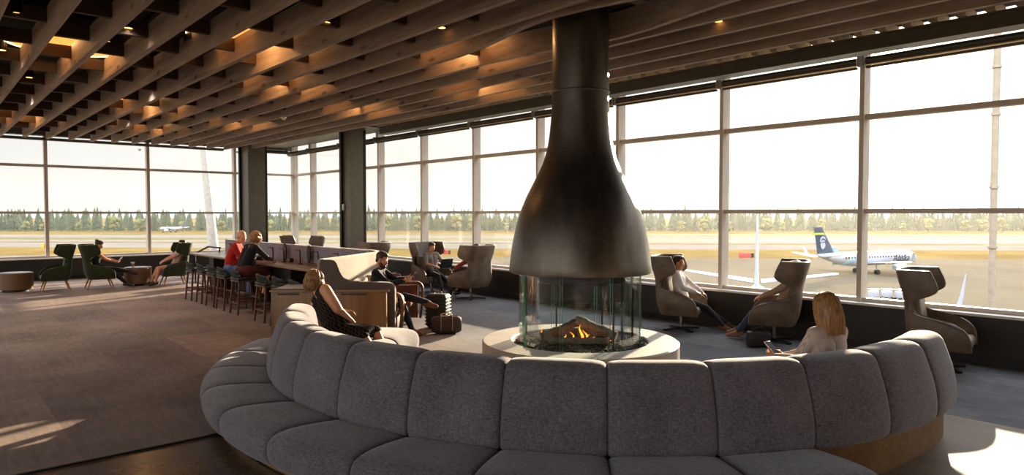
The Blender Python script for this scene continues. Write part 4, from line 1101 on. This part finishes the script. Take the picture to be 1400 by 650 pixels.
detector(5,191,'small white smoke detector under a beam end at the left'); detector(4,388,'white smoke detector under a beam left of the flue'); detector(0,325,'grey smoke detector at the beam end by the far column')
m=MB(); q=random.Random(5)
for i in range(9):
    y=-3+q.uniform(0,9.5); m.tube([(-21,y,4.3),(5.5,y,4.3)],.03,8)
struct('trim_7',m,M['tube'],'dark conduits running above the timber beams')
m=MB()
for x in(-19,-15.5,-12.1,-8.8,-5.2,-2): m.tube([(x,-6,4.34),(x,8,4.34)],.05,8)
struct('trim_8',m,M['grey'],'grey pipes crossing above the timber beams')
# ================================================================ people
SKIN={}
def skin(h):
    if h not in SKIN:
        SKIN[h]=plain('skin_%d'%len(SKIN),h,.5,spec=.35,var=.06,nscale=12,Subsurface_Weight=.12,Subsurface_Radius=(.012,.005,.003))
    return SKIN[h]
def cloth(name,h,var=.12,rough=.85): return plain(name,h,rough,spec=.15,var=var,nscale=14,bstr=.15,Sheen_Weight=.15)
def capsule(m,p0,p1,r0,r1,n=14):
    p0=Vector(p0);p1=Vector(p1); d=p1-p0
    if d.length<1e-4: m.ell(p0,max(r0,r1),n,8); return
    u=d.normalized(); pts=[];rs=[]
    for i in range(5):
        a=PI/2*(1-i/4); pts.append(p0-u*r0*math.sin(a)); rs.append(max(.0008,r0*math.cos(a)))
    for i in range(5):
        a=PI/2*(i/4); pts.append(p1+u*r1*math.sin(a)); rs.append(max(.0008,r1*math.cos(a)))
    m.tube(pts,rs,n)
def ik(a,b,l1,l2,pole):
    a=Vector(a);b=Vector(b); d=b-a; L=d.length
    if L>(l1+l2)*.995: b=a+d*((l1+l2)*.995/L); d=b-a; L=d.length
    x=(l1*l1-l2*l2+L*L)/(2*L); h=math.sqrt(max(0,l1*l1-x*x)); u=d/L; p=Vector(pole); p=p-u*p.dot(u)
    p=p.normalized() if p.length>1e-5 else u.orthogonal().normalized()
    return a+u*x+p*h, b
class Body:
    def __init__(s): s.caps=[]
    def cap(s,p0,p1,r0,r1,reg): s.caps.append((Vector(p0),Vector(p1),r0,r1,reg))
    def ell(s,c,r,reg,M=None): s.caps.append((Vector(c),None,Vector(r),M,reg))
    def hand(s,w_,d,nrm,curl,side,sc=1.0,reg='skin'):
        """palm + five fingers; nrm = direction the palm faces; side=+1 thumb to the (d x nrm) side"""
        w_=Vector(w_);d=Vector(d).normalized();n=Vector(nrm);n=(n-d*n.dot(d)).normalized();t=d.cross(n)*side
        pl=.085*sc
        for k in(-1,-.33,.33,1): s.cap(w_+t*k*.018*sc,w_+d*pl+t*k*.030*sc,.015*sc,.013*sc,reg)
        L=[.060,.078,.084,.074]; 
        for i,k in enumerate((-1,-.33,.33,1)):
            b=w_+d*pl+t*k*.032*sc; dd=d.copy(); l=L[i]*sc
            for seg,f in enumerate((.45,.32,.23)):
                a=rad(curl*(1,.95,.7)[seg]); ax=dd.cross(n).normalized()
                dd=(dd*math.cos(a)+(ax.cross(dd)).normalized()*math.sin(a)*(1 if (ax.cross(dd)).dot(n)>0 else -1)).normalized(); e=b+dd*l*f*1.15; s.cap(b,e,.0092*sc-(.0008*seg),.0086*sc-.0009*seg,reg); b=e
                n2=n
        b=w_+d*.022*sc+t*.026*sc; e=b+(d*.55+t*.75+n*.25).normalized()*.045*sc; s.cap(b,e,.0135*sc,.0115*sc,reg); e2=e+(d*.9+t*.15+n*.35).normalized()*.036*sc; s.cap(e,e2,.011*sc,.009*sc,reg)
    def build(s,voxel,smooth=3):
        m=MB()
        for c in s.caps:
            if c[1] is None: m.ell(c[0],c[2],14,9,c[3])
            else: capsule(m,*c[:4])
        me=m.mesh('body',[],True,180,weld=False)
        o=bpy.data.objects.new('body',me); COL.objects.link(o)
        r=o.modifiers.new('r','REMESH'); r.mode='VOXEL'; r.voxel_size=voxel; r.use_smooth_shade=True
        sm=o.modifiers.new('s','SMOOTH'); sm.factor=.5; sm.iterations=smooth
        apply_mods(o)
        n=len(o.data.polygons); ce=np.empty(n*3); o.data.polygons.foreach_get('center',ce); ce=ce.reshape(-1,3)
        best=np.full(n,1e9); reg=np.zeros(n,int); names=[]
        for c in s.caps:
            if c[4] not in names: names.append(c[4])
            if c[1] is None:
                R=np.array(c[3]) if c[3] is not None else np.eye(3); q=(ce-np.array(c[0]))@R; rr=np.array(c[2]); k=np.linalg.norm(q/rr,axis=1); dist=(k-1)*rr.min()
            else:
                a=np.array(c[0]);b=np.array(c[1]);ab=b-a;L=max(ab@ab,1e-9); t=np.clip((ce-a)@ab/L,0,1); dist=np.linalg.norm(ce-(a+t[:,None]*ab),axis=1)-(c[2]+(c[3]-c[2])*t)
            k=dist<best; best[k]=dist[k]; reg[k]=names.index(c[4])
        s.names=names; s.reg=reg
        return o
def shell_of(o,mask,off,name,mat,parent,th=.004):
    me=o.data; idx=np.nonzero(mask)[0]
    if len(idx)==0: return None
    nv=len(me.vertices); co=np.empty(nv*3); me.vertices.foreach_get('co',co); co=co.reshape(-1,3); nn=np.empty(nv*3); me.vertices.foreach_get('normal',nn); nn=nn.reshape(-1,3)
    used={};vs=[];fs=[]
    for i in idx:
        f=[]
        for v in me.polygons[int(i)].vertices:
            if v not in used: used[v]=len(vs); vs.append(tuple(co[v]+nn[v]*off))
            f.append(used[v])
        fs.append(f)
    m2=bpy.data.meshes.new(name); m2.from_pydata(vs,[],fs); m2.update()
    for p in m2.polygons: p.use_smooth=True
    m2.materials.append(mat); c=bpy.data.objects.new(name,m2); COL.objects.link(c)
    sm=c.modifiers.new('s','SMOOTH'); sm.factor=.5; sm.iterations=2
    sd=c.modifiers.new('t','SOLIDIFY'); sd.thickness=th; sd.offset=-1
    apply_mods(c); c.parent=parent; return c
def strands(head_M,n,length,color_mat,parent,top=(.0,0,.085),spread=.1,back=True,seed=1,wave=.01,thick=.009,face_gap=55):
    """long hair: a cap of tapered locks that start on the crown and hang down"""
    q=random.Random(seed); m=MB()
    for i in range(n):
        az=rad(q.uniform(face_gap,360-face_gap)); el=q.uniform(.0,1.0)**.8
        th=el*rad(88)
        r=(.108,.092,.108); d=Vector((math.sin(th)*math.cos(az)*r[0],math.sin(th)*math.sin(az)*r[1],math.cos(th)*r[2]))
        p0=Vector((-.012,0,.045))+d
        pts=[p0]; L=length*q.uniform(.88,1.05); ph=q.uniform(0,6.28)
        # slide down over the skull, then hang
        thh=th
        while thh<rad(92):
            thh+=rad(14); pts.append(Vector((-.012,0,.045))+Vector((math.sin(thh)*math.cos(az)*(r[0]+.006),math.sin(thh)*math.sin(az)*(r[1]+.008),math.cos(thh)*r[2])))
        e=pts[-1]; k=6; hang=L*(1.0)
        out=Vector((math.cos(az),math.sin(az),0))
        for j in range(1,k+1):
            t=j/k; pts.append(e+Vector((0,0,-hang*t))+out*(.014*math.sin(t*PI)-.012*t)+Vector((math.sin(ph+t*7)*wave*t,math.cos(ph+t*6)*wave*t,0)))
        nn=len(pts); rs=[thick*(.45+.75*math.sin(PI*min(.93,.12+.8*a/(nn-1)))) for a in range(nn)]
        m.tube([head_M@p for p in pts],rs,5)
    hc=MB(); b=len(m.v); m.ell(head_M@Vector((-.02,0,.045)),(.098,.086,.098),18,12,head_M.to_3x3())
    return obj('hair',m,color_mat,parent,angle=180,weld=False)
def person(label,loc,yaw,o):
    """seated figure; +x is where the person faces"""
    k=o.get('k',.95); fem=o.get('fem',False); B=Body(); V=Vector
    root=thing('person',loc,yaw,label,'person')
    hz=o['hz']; lean=rad(o.get('lean',8)); side=rad(o.get('side',0)); tw=rad(o.get('twist',0))
    pel=V((0,0,hz)); up=V((-math.sin(lean),math.sin(side),math.cos(lean))).normalized(); fw=V((math.cos(lean)*math.cos(tw),math.sin(tw),math.sin(lean))).normalized(); lf=up.cross(fw).normalized(); fw=lf.cross(up)
    bend=rad(o.get('bend',6)); 
    waist=pel+up*.20*k; up2=(up*math.cos(bend)+fw*math.sin(bend)).normalized(); fw2=lf.cross(up2)
    chest=waist+up2*.20*k; neck=waist+up2*.345*k
    sw=o.get('sw',.165 if fem else .19)*k; AF=o.get('arm',1.0); Wd=o.get('wide',1.0)
    top='top'; bot=o.get('botreg','bottom')
    B.cap(pel+V((0,.08,0))*k,pel-V((0,.08,0))*k,.118*k*Wd,.118*k*Wd,bot)
    for s in(-1,1):
        B.cap(pel+lf*s*.05*k+up*.03,waist+lf*s*.05*k,.105*k*Wd,.098*k*Wd*(.92 if fem else 1),top)
        B.cap(waist+lf*s*.06*k,chest+lf*s*.075*k,.098*k*Wd*(.92 if fem else 1),.105*k,top)
        if fem: B.ell(chest+lf*s*.07*k+fw2*.075*k-up2*.02,(.06*k,)*3,top)
    if o.get('belly'): B.ell(waist+fw*.05*k-up*.04,(.14*k,.15*k,.13*k),top)
    tr=o.get('sleeveless'); 
    sh={}
    for s,nm in((1,'L'),(-1,'R')):
        S_=chest+up2*.09*k+lf*s*sw; sh[nm]=S_
        B.cap(neck-up2*.02*k,S_+up2*.012,.052*k,.056*k,top)
        B.cap(chest+lf*s*.08*k,S_-lf*s*.02*k-up2*.03*k,.10*k,.062*k,top)
    # head
    hp=rad(o.get('hpitch',8)); hy=rad(o.get('hyaw',0)); hr=rad(o.get('hroll',0))
    hc=neck+up2*.155*k+fw2*.03*k
    Hm=Matrix.Translation(hc)@Matrix.Rotation(hy,4,'Z')@Matrix.Rotation(hp,4,'Y')@Matrix.Rotation(hr,4,'X')@Matrix.Scale(k*1.0,4)
    H=lambda x,y,z: Hm@V((x,y,z)); R3=(Matrix.Rotation(hy,3,'Z')@Matrix.Rotation(hp,3,'Y')@Matrix.Rotation(hr,3,'X'))
    E=lambda c,r: B.ell(H(*c),V(r)*k,'head',R3)
    E((-.012,0,.042),(.097,.077,.092)); E((.032,0,-.03),(.064,.058,.086)); E((.058,0,-.09),(.03,.034,.024)); E((.02,0,-.075),(.05,.052,.036))
    B.cap(H(.088,0,.012),H(.108,0,-.03),.008*k,.0135*k,'head'); B.cap(H(.078,-.042,.026),H(.078,.042,.026),.013*k,.013*k,'head')
    for s in(-1,1):
        E((.06,s*.038,-.022),(.03,.024,.03)); E((-.008,s*.078,-.008),(.022,.009,.032))
    E((.088,0,-.055),(.012,.024,.007)); E((.085,0,-.066),(.012,.021,.008))
    B.cap(H(-.012,0,-.05),neck-up2*.03*k,.053*k*(.9 if fem else 1),.062*k*(.88 if fem else 1),'head')
    # arms
    for s,nm in((1,'L'),(-1,'R')):
        tgt=V(o['hand'+nm]); pole=V(o.get('pole'+nm,(-.4,s*.6,-.7))); el,wr=ik(sh[nm],tgt,.285*k,.25*k,pole)
        ar='skin' if tr else 'sleeve'
        fr=o.get('forearm',ar)
        B.cap(sh[nm],sh[nm].lerp(el,.5),.062*k*(.88 if fem else 1)*AF,.05*k*AF,ar); B.cap(sh[nm].lerp(el,.5),el,.05*k*AF,.043*k*AF,ar)
        B.cap(el,el.lerp(wr,.35),.043*k,.042*k,fr); B.cap(el.lerp(wr,.35),wr,.042*k,.028*k,fr)
        d=(wr-el).normalized(); hd=o.get('hdir'+nm); 
        B.hand(wr,V(hd) if hd else d,V(o.get('palm'+nm,(0,-s*.4,-.9))),o.get('curl'+nm,o.get('curl',22)),1 if (V(hd) if hd else d).cross(V(o.get('palm'+nm,(0,-s*.4,-.9)))).dot(V(o.get('thumb'+nm,(0.2,-s,.3))))>0 else -1,k)
    # legs
    ankles={}
    for s,nm in((1,'L'),(-1,'R')):
        hip=pel+V((.0,s*.09*k,-.01)); A=V(o['foot'+nm]); pole=V(o.get('kpole'+nm,(1,s*.12,.6))); kn,an=ik(hip,A,.43*k,.42*k,pole); ankles[nm]=an
        B.cap(hip,hip.lerp(kn,.5),.10*k*Wd**.5,.084*k,o.get('thigh',bot)); B.cap(hip.lerp(kn,.5),kn,.084*k,.062*k,o.get('knee',o.get('thigh',bot)))
        sr=o.get('shin',bot); B.cap(kn,kn.lerp(an,.35),.060*k,.058*k,sr); B.cap(kn.lerp(an,.35),an,.058*k,.038*k,sr)
        fd=V(o.get('toe'+nm,(1,s*.15,-.12))).normalized(); hl=an-fd*.05*k+V((0,0,-.035*k)); 
        fs=o.get('shoereg','shoe')
        B.cap(an,hl,.037*k,.036*k,fs); B.cap(hl,an+fd*.10*k+V((0,0,-.045*k)),.036*k,.036*k,fs); B.cap(an+fd*.08*k+V((0,0,-.045*k)),an+fd*.165*k+V((0,0,-.05*k)),.038*k,.028*k,fs); B.cap(an,an+fd*.09*k+V((0,0,-.04*k)),.036*k,.03*k,fs)
    if o.get('skirt'):
        kn=(pel+V((.42*k,0,.02))); 
        for y in(-.05,0,.05): B.cap(pel+V((.05,y,0)),V((o['skirt'],y,hz+.005)),.10*k,.075*k,bot)
    b=B.build(o.get('voxel',.009),o.get('smooth',3)); b.parent=root; b.data.materials.append(skin(o.get('skin','#c08d6e')))
    for p in b.data.polygons: p.use_smooth=True
    rg=B.reg; nm=B.names; msk=lambda *a: np.isin(rg,[nm.index(x) for x in a if x in nm])
    tops=['top']+([] if tr else ['sleeve']); 
    if o.get('dress'): shell_of(b,msk('top',bot),.009,'dress',o['dress'],root)
    else:
        shell_of(b,msk(*[t for t in tops if not(o.get('half') and t=='x')]),.010,o.get('topname','shirt'),o['top'],root)
        shell_of(b,msk(bot),.006,o.get('botname','trousers'),o['bot'],root)
    if o.get('shoe'):
        me=b.data; n_=len(me.polygons); ce=np.empty(n_*3); me.polygons.foreach_get('center',ce); ce=ce.reshape(-1,3); aL=np.array(ankles['L']);aR=np.array(ankles['R'])
        near=np.linalg.norm(ce-aL,axis=1)<np.linalg.norm(ce-aR,axis=1)
        shell_of(b,msk('shoe')&near,.007,'shoe',o['shoe'],root); shell_of(b,msk('shoe')&~near,.007,'shoe',o['shoe'],root)
    # face details and hair
    if o.get('eyes',True):
        for s in(-1,1):
          ew=MB(); ew.ell(H(.080,s*.031,.006),.0115*k,10,8)
          eo=obj('eye',ew,plain('eye_white','#d8d2c8',.2) if 'eye_white' not in bpy.data.materials else bpy.data.materials['eye_white'],root)
          ei=MB(); ei.ell(H(.0875,s*.031,.005),.0058*k,8,6)
          obj('iris',ei,plain('iris_dark','#231a14',.2) if 'iris_dark' not in bpy.data.materials else bpy.data.materials['iris_dark'],eo)
    hm=o.get('hairmat'); st=o.get('hair','short')
    if st in('short','fringe'):
        hb=Body(); e=lambda c,r: hb.ell(H(*c),V(r)*k,'h',R3)
        if st=='short': e((-.026,0,.052),(.098,.084,.094)); e((.015,0,.098),(.07,.066,.045)); e((-.07,0,-.015),(.035,.062,.06))
        else: e((-.055,0,.01),(.062,.084,.05)); e((-.075,0,-.02),(.03,.06,.05))
        h=hb.build(.008,2); h.name='hair'; h.parent=root; h.data.materials.append(hm)
        n=len(h.data.polygons)
        for p in h.data.polygons: p.use_smooth=True
    elif st=='long': strands(Hm,o.get('nstr',220),o.get('hlen',.2),hm,root,seed=o.get('seed',1),wave=o.get('wave',.006),thick=o.get('hthick',.009),face_gap=o.get('face_gap',62))
    elif st=='bun':
        hb=Body(); e=lambda c,r: hb.ell(H(*c),V(r)*k,'h',R3); e((-.026,0,.052),(.1,.086,.094)); e((-.1,0,.1),(.045,.045,.045)); e((.02,0,.1),(.07,.066,.04))
        h=hb.build(.008,2); h.name='hair'; h.parent=root; h.data.materials.append(hm)
        for p in h.data.polygons: p.use_smooth=True
    if o.get('beard'):
        hb=Body(); e=lambda c,r: hb.ell(H(*c),V(r)*k,'h',R3); e((.060,0,-.098),(.042,.05,.045)); e((.03,.045,-.07),(.045,.022,.045)); e((.03,-.045,-.07),(.045,.022,.045)); hb.cap(H(.1,-.022,-.048),H(.1,.022,-.048),.007*k,.007*k,'h'); e((.085,0,-.085),(.022,.03,.02))
        h=hb.build(.006,2); h.name='beard'; h.parent=root; h.data.materials.append(o['beard'])
        for p in h.data.polygons: p.use_smooth=True
    root['h']=0; del root['h']
    root_info={'H':Hm,'root':root,'body':b}
    return root
def hairm(name,a,b):
    t=NT(name); n=t.noise(t.coord((1,1,.15)),60,4,.6); t.bsdf(t.ramp(n,[(.3,lin(a)),(.7,lin(b))]),.42,spec=.4,Sheen_Weight=.3,Sheen_Roughness=.3); return t.m
HB=hairm('hair_blonde_brown','#5f3d1f','#b98a52'); HR=hairm('hair_honey','#5a3a1e','#a9783f'); HD=hairm('hair_dark','#1d1612','#3a2c22'); HG=hairm('hair_grey','#8f8a84','#c4beb6')
def lattice_dress():
    t=NT('lattice_dress'); v=t.coord(kind='Object')
    def lines(ax,rot):
        w_=t.n('ShaderNodeTexWave',wave_type='BANDS',bands_direction=ax); w_.inputs['Scale'].default_value=9; w_.inputs['Distortion'].default_value=2.0; w_.inputs['Detail'].default_value=2
        t.l(t.coord(rot=rot),w_.inputs['Vector']); return t.math('GREATER_THAN',w_.outputs['Fac'],.90)
    a=t.math('MAXIMUM',lines('X',(0,rad(35),0)),lines('Z',(rad(20),rad(-20),0)))
    col=t.mix(a,lin('#15110e'),lin('#463d33')); t.bsdf(col,.85,spec=.15); return t.m
def blotch(name,a,b,scale):
    t=NT(name); vo=t.n('ShaderNodeTexVoronoi'); vo.inputs['Scale'].default_value=scale; t.l(t.coord((1,1,2.5)),vo.inputs['Vector']); t.bsdf(t.ramp(vo.outputs['Distance'],[(.25,lin(b)),(.4,lin(a))]),.85,spec=.15); return t.m
def stripes(name,a,b,scale):
    t=NT(name); w_=t.n('ShaderNodeTexWave',wave_type='BANDS',bands_direction='Y'); w_.inputs['Scale'].default_value=scale; t.l(t.coord(),w_.inputs['Vector'])
    t.bsdf(t.ramp(w_.outputs['Fac'],[(.55,lin(a)),(.7,lin(b))]),.85,spec=.15,Sheen_Weight=.2); return t.m
BROWN_SHOE=plain('brown_suede_shoe','#6a4328',.7); DARK_SHOE=plain('dark_shoe','#2a211c',.5); JEANS=cloth('dark_jeans','#232a38'); BLUE_JEANS=cloth('blue_jeans','#55698c'); NAVY=cloth('navy_shirt','#1b1e29'); CHAR=cloth('charcoal_trousers','#262427')
def phone(p,yaw,tilt,lab,col='#e8e6e2'):
    r=thing('smartphone',p,yaw,lab,'phone'); MR=Matrix.Rotation(tilt,4,'Y')
    m=MB(); m.rbox((0,0,0),(.145,.072,.009),.004,M=MR); obj('phone_body',m,plain('phone_shell_'+lab[:5].strip(),col,.3),r)
    m=MB(); m.box((MR@Vector((0,0,.0052))),(.128,.064,.001),M=MR); obj('phone_screen',m,M['black_soft'],r,smooth=False)
    return r
# --- woman on the left end of the round sofa, seen from behind
person('woman in a sleeveless dark patterned dress with honey-blonde hair, on the sofa\'s left end',rf(-1.98,7.80),yawRF(-22),dict(k=.95,fem=True,wide=1.3,sw=.19,arm=1.3,hz=.46,lean=36,bend=0,side=2,twist=78,handR=(.14,.06,.56),handL=(-.22,.40,.62),poleR=(.45,-.8,-.35),poleL=(-.6,.4,-.3),footR=(.64,-.10,.10),footL=(.58,.12,.10),skirt=.36,sleeveless=True,dress=lattice_dress(),shin='skin',knee='bottom',thigh='bottom',hair='long',hairmat=HR,hlen=.13,nstr=320,wave=.018,hthick=.011,skin='#c99272',shoe=DARK_SHOE,voxel=.008,hyaw=88,hpitch=10,face_gap=58,seed=4))
# --- woman with the phone on the right
w2=(2.38,5.2)
person('woman in a pale shirt with straight brown-blonde hair, holding a phone on the sofa\'s right',rf(*w2),yawRF(118),dict(k=.88,fem=True,hz=.455,lean=10,bend=8,handR=(.30,.05,.66),handL=(.31,.155,.66),poleR=(-.3,-.8,-.5),poleL=(-.6,.2,-.9),palmR=(0,.9,.35),palmL=(0,-.9,.35),thumbR=(.4,.2,.9),thumbL=(.4,-.2,.9),curl=34,footR=(.62,-.07,.10),footL=(.60,.10,.10),top=stripes('pinstripe_shirt','#c9b9ad','#b09d92',60),bot=cloth('cream_trousers','#c4b09c'),shoe=DARK_SHOE,hair='long',hairmat=HB,hlen=.235,nstr=420,wave=.003,hthick=.0085,skin='#c99272',voxel=.007,hpitch=14,hyaw=6,face_gap=60,seed=9))
d=VR*math.cos(rad(118))+VF*math.sin(rad(118)); l=VF*math.cos(rad(118))-VR*math.sin(rad(118))
pp=rf(*w2)+d*.39+l*.10; phone(Vector((pp.x,pp.y,.715)),yawRF(118),rad(-38),'white-edged smartphone held by the woman on the right of the sofa')
# --- bearded man in the booth
bm_=(-1.98,10.12)
person('bearded man in a navy shirt sitting cross-legged in the grey booth with a phone',rf(*bm_),yawRF(-6),dict(k=.90,hz=.495,lean=5,bend=10,handR=(.40,-.10,.82),handL=(.42,.03,.84),poleR=(-.3,-.6,-.8),poleL=(-.3,.6,-.8),palmR=(0,.8,.5),palmL=(0,-.8,.5),thumbR=(.4,.2,.9),thumbL=(.4,-.2,.9),curl=32,footR=(.52,-.08,.10),footL=(.74,-.02,.50),kpoleL=(.3,.35,1),toeL=(.9,-.25,-.05),toeR=(1,-.1,-.1),top=NAVY,bot=JEANS,shoe=BROWN_SHOE,hair='short',hairmat=HD,beard=hairm('beard_dark','#1b1310','#4a2f1e'),skin='#bd8766',hpitch=20,hyaw=-8,voxel=.008))
d=VR*math.cos(rad(-6))+VF*math.sin(rad(-6)); pp=rf(*bm_)+d*.505-rf(0,.0)+(VF*math.cos(rad(-6)))*-.035; phone(Vector((pp.x,pp.y,.895)),yawRF(-6),rad(-40),'dark smartphone in the bearded man\'s hands','#22201f')
# --- man with the laptop
lm=(-1.86,15.6); a=-46
d=VR*math.cos(rad(a))+VF*math.sin(rad(a))
person('man in a grey short-sleeved shirt with a laptop on his lap in a wing chair',rf(*lm)+d*.06,yawRF(a),dict(k=.84,hz=.455,lean=12,bend=10,handR=(.27,-.13,.63),handL=(.27,.13,.63),poleR=(-.4,-.8,-.4),poleL=(-.4,.8,-.4),forearm='skin',footR=(.52,-.12,.10),footL=(.78,.10,.10),top=cloth('grey_shirt','#77706a'),bot=CHAR,shoe=BROWN_SHOE,hair='short',hairmat=HD,skin='#bd8766',hpitch=16,hyaw=0,voxel=.010))
lp=thing('laptop',rf(*lm)+d*.43+Vector((0,0,.585)),yawRF(a),'black open laptop on the lap of the man in the grey shirt','laptop')
m=MB(); m.rbox((0,0,0),(.23,.33,.018),.006); obj('keyboard_base',m,M['black_soft'],lp)
ML=Matrix.Translation((.115,0,.01))@Matrix.Rotation(rad(18),4,'Y'); m=MB(); m.rbox((0,0,0),(.008,.33,.22),.003); m.v=[tuple(ML@(Vector(v)+Vector((0,0,.11)))) for v in m.v]; obj('screen',m,M['black_soft'],lp)
# --- man in the white shirt
CH_B.location=rf(2.62,10.6); a=-27; d=VR*math.cos(rad(a))+VF*math.sin(rad(a)); n_=VF*math.cos(rad(a))-VR*math.sin(rad(a))
person('man in a white shirt and dark trousers resting in a wing chair by the windows',rf(2.62,10.6)+d*.05,yawRF(a+6),dict(k=.85,hz=.45,lean=17,bend=10,handR=(.20,-.20,.62),handL=(.27,.12,.575),poleR=(-.4,-.9,-.3),poleL=(-.4,.8,-.3),palmR=(0,.2,-.9),footR=(.60,-.05,.10),footL=(.66,.15,.10),top=cloth('white_shirt','#cfc8c4'),bot=CHAR,shoe=BROWN_SHOE,hair='short',hairmat=HD,skin='#b98563',hpitch=4,hyaw=-6,voxel=.009))
# --- person in jeans and a striped top, mostly behind the chair back
CH_A.location=rf(3.74,9.62); CH_A.rotation_euler=(0,0,yawRF(157)); a=157; d=VR*math.cos(rad(a))+VF*math.sin(rad(a))
person('person in a patterned pale top and jeans, head hidden by the side-on chair\'s wing',rf(3.74,9.62)+d*-.05,yawRF(a-6),dict(k=.84,fem=True,hz=.48,lean=24,bend=4,handR=(.28,-.14,.58),handL=(.30,.14,.60),footR=(.62,-.14,.10),footL=(.56,.06,.10),kpoleL=(.8,.1,1),top=blotch('patterned_top','#a58d7c','#5c4638',40),bot=cloth('mid_jeans','#3a475e'),shoe=plain('tan_flat_shoe','#9c6f50',.7),hair='short',hairmat=HD,skin='#c08d6e',voxel=.010))
# --- person in the chair whose back is to us
a=138; d=VR*math.cos(rad(a))+VF*math.sin(rad(a))
person('person with a red sleeve, hidden in the wing chair with its back to us',rf(-.86,14.45)+d*-.05,yawRF(a),dict(k=.84,hz=.48,lean=16,handR=(.24,-.22,.64),handL=(.30,.30,.62),poleL=(-.3,.9,-.2),footR=(.6,-.12,.10),footL=(.64,.12,.10),top=cloth('red_top','#8c3a36'),bot=CHAR,shoe=DARK_SHOE,hair='short',hairmat=HD,voxel=.012))
wc['label']='brown leather wing chair with its back to us, facing the laptop user'
# --- couple at the counter
person('balding man in a red shirt and blue jeans on a bar stool at the counter',(-13.25,SY+.0,0),PI/2-rad(30),dict(k=.93,hz=.755,lean=-6,bend=14,wide=1.08,belly=True,handR=(.34,.02,.96),handL=(.40,.30,.96),poleR=(-.3,-.9,-.4),poleL=(-.3,.9,-.4),footR=(.34,-.14,.33),footL=(.30,.16,.33),top=cloth('red_shirt','#a8231d'),bot=BLUE_JEANS,shoe=DARK_SHOE,hair='fringe',hairmat=HG,skin='#c88f70',hpitch=10,hyaw=-38,voxel=.010))
person('blonde woman in a black jacket and dark red skirt on a bar stool',(-12.5,SY+.0,0),PI/2+rad(10),dict(k=.92,fem=True,hz=.755,lean=-8,bend=14,wide=1.3,belly=True,handR=(.42,-.20,.96),handL=(.44,.14,.96),poleR=(-.2,-.9,-.4),poleL=(-.2,.9,-.4),footR=(.30,-.10,.33),footL=(.36,.14,.33),skirt=.40,shin='skin',top=cloth('black_jacket','#17161a'),topname='jacket',bot=cloth('maroon_skirt','#4a1c1e'),botname='skirt',shoe=DARK_SHOE,hair='long',hairmat=HB,hlen=.10,nstr=240,wave=.012,hthick=.011,skin='#cf9a7c',hyaw=20,voxel=.010,seed=12))
# --- readers in the green chairs
a=38; d=VR*math.cos(rad(a))+VF*math.sin(rad(a))
g2=rf(-10.02,16.5)
person('woman in a dark sleeveless top reading in the middle green wing chair, legs crossed',g2+d*-.02,yawRF(a-4),dict(k=.85,fem=True,hz=.46,lean=10,bend=16,handR=(.36,-.08,.64),handL=(.38,.06,.66),poleR=(-.3,-.8,-.6),poleL=(-.3,.8,-.6),palmR=(0,.6,.7),palmL=(0,-.6,.7),curl=30,sleeveless=True,footR=(.60,-.06,.10),footL=(.72,-.04,.38),kpoleL=(.3,.3,1),top=cloth('dark_green_top','#1f2421'),bot=CHAR,shoe=DARK_SHOE,hair='bun',hairmat=HD,skin='#c58c6c',hpitch=24,voxel=.011))
pp=g2+d*.47; r=thing('paper_booklet',Vector((pp.x,pp.y,.69)),yawRF(a),'open booklet held by the reading woman in the green chair','book')
m=MB(); m.rbox((0,-.055,.0),(.15,.105,.006),.002,M=Matrix.Rotation(rad(-50),4,'Y')); m.rbox((0,.055,0),(.15,.105,.006),.002,M=Matrix.Rotation(rad(-50),4,'Y')); obj('cover',m,M['grey'],r)
a=216; d=VR*math.cos(rad(a))+VF*math.sin(rad(a))
person('person in a pale pink T-shirt and dark shorts in the green chair by the handrail',rf(-8.6,17.35)+d*.0,yawRF(a),dict(k=.85,hz=.46,lean=22,bend=2,handR=(.36,-.06,.55),handL=(.36,.10,.55),forearm='skin',footR=(.52,-.10,.10),footL=(.46,.12,.10),shin='skin',knee='skin',top=cloth('pink_tshirt','#c8a294'),bot=cloth('dark_shorts','#1f2029'),botname='shorts',shoe=DARK_SHOE,hair='short',hairmat=HD,skin='#c58c6c',hpitch=0,voxel=.011))
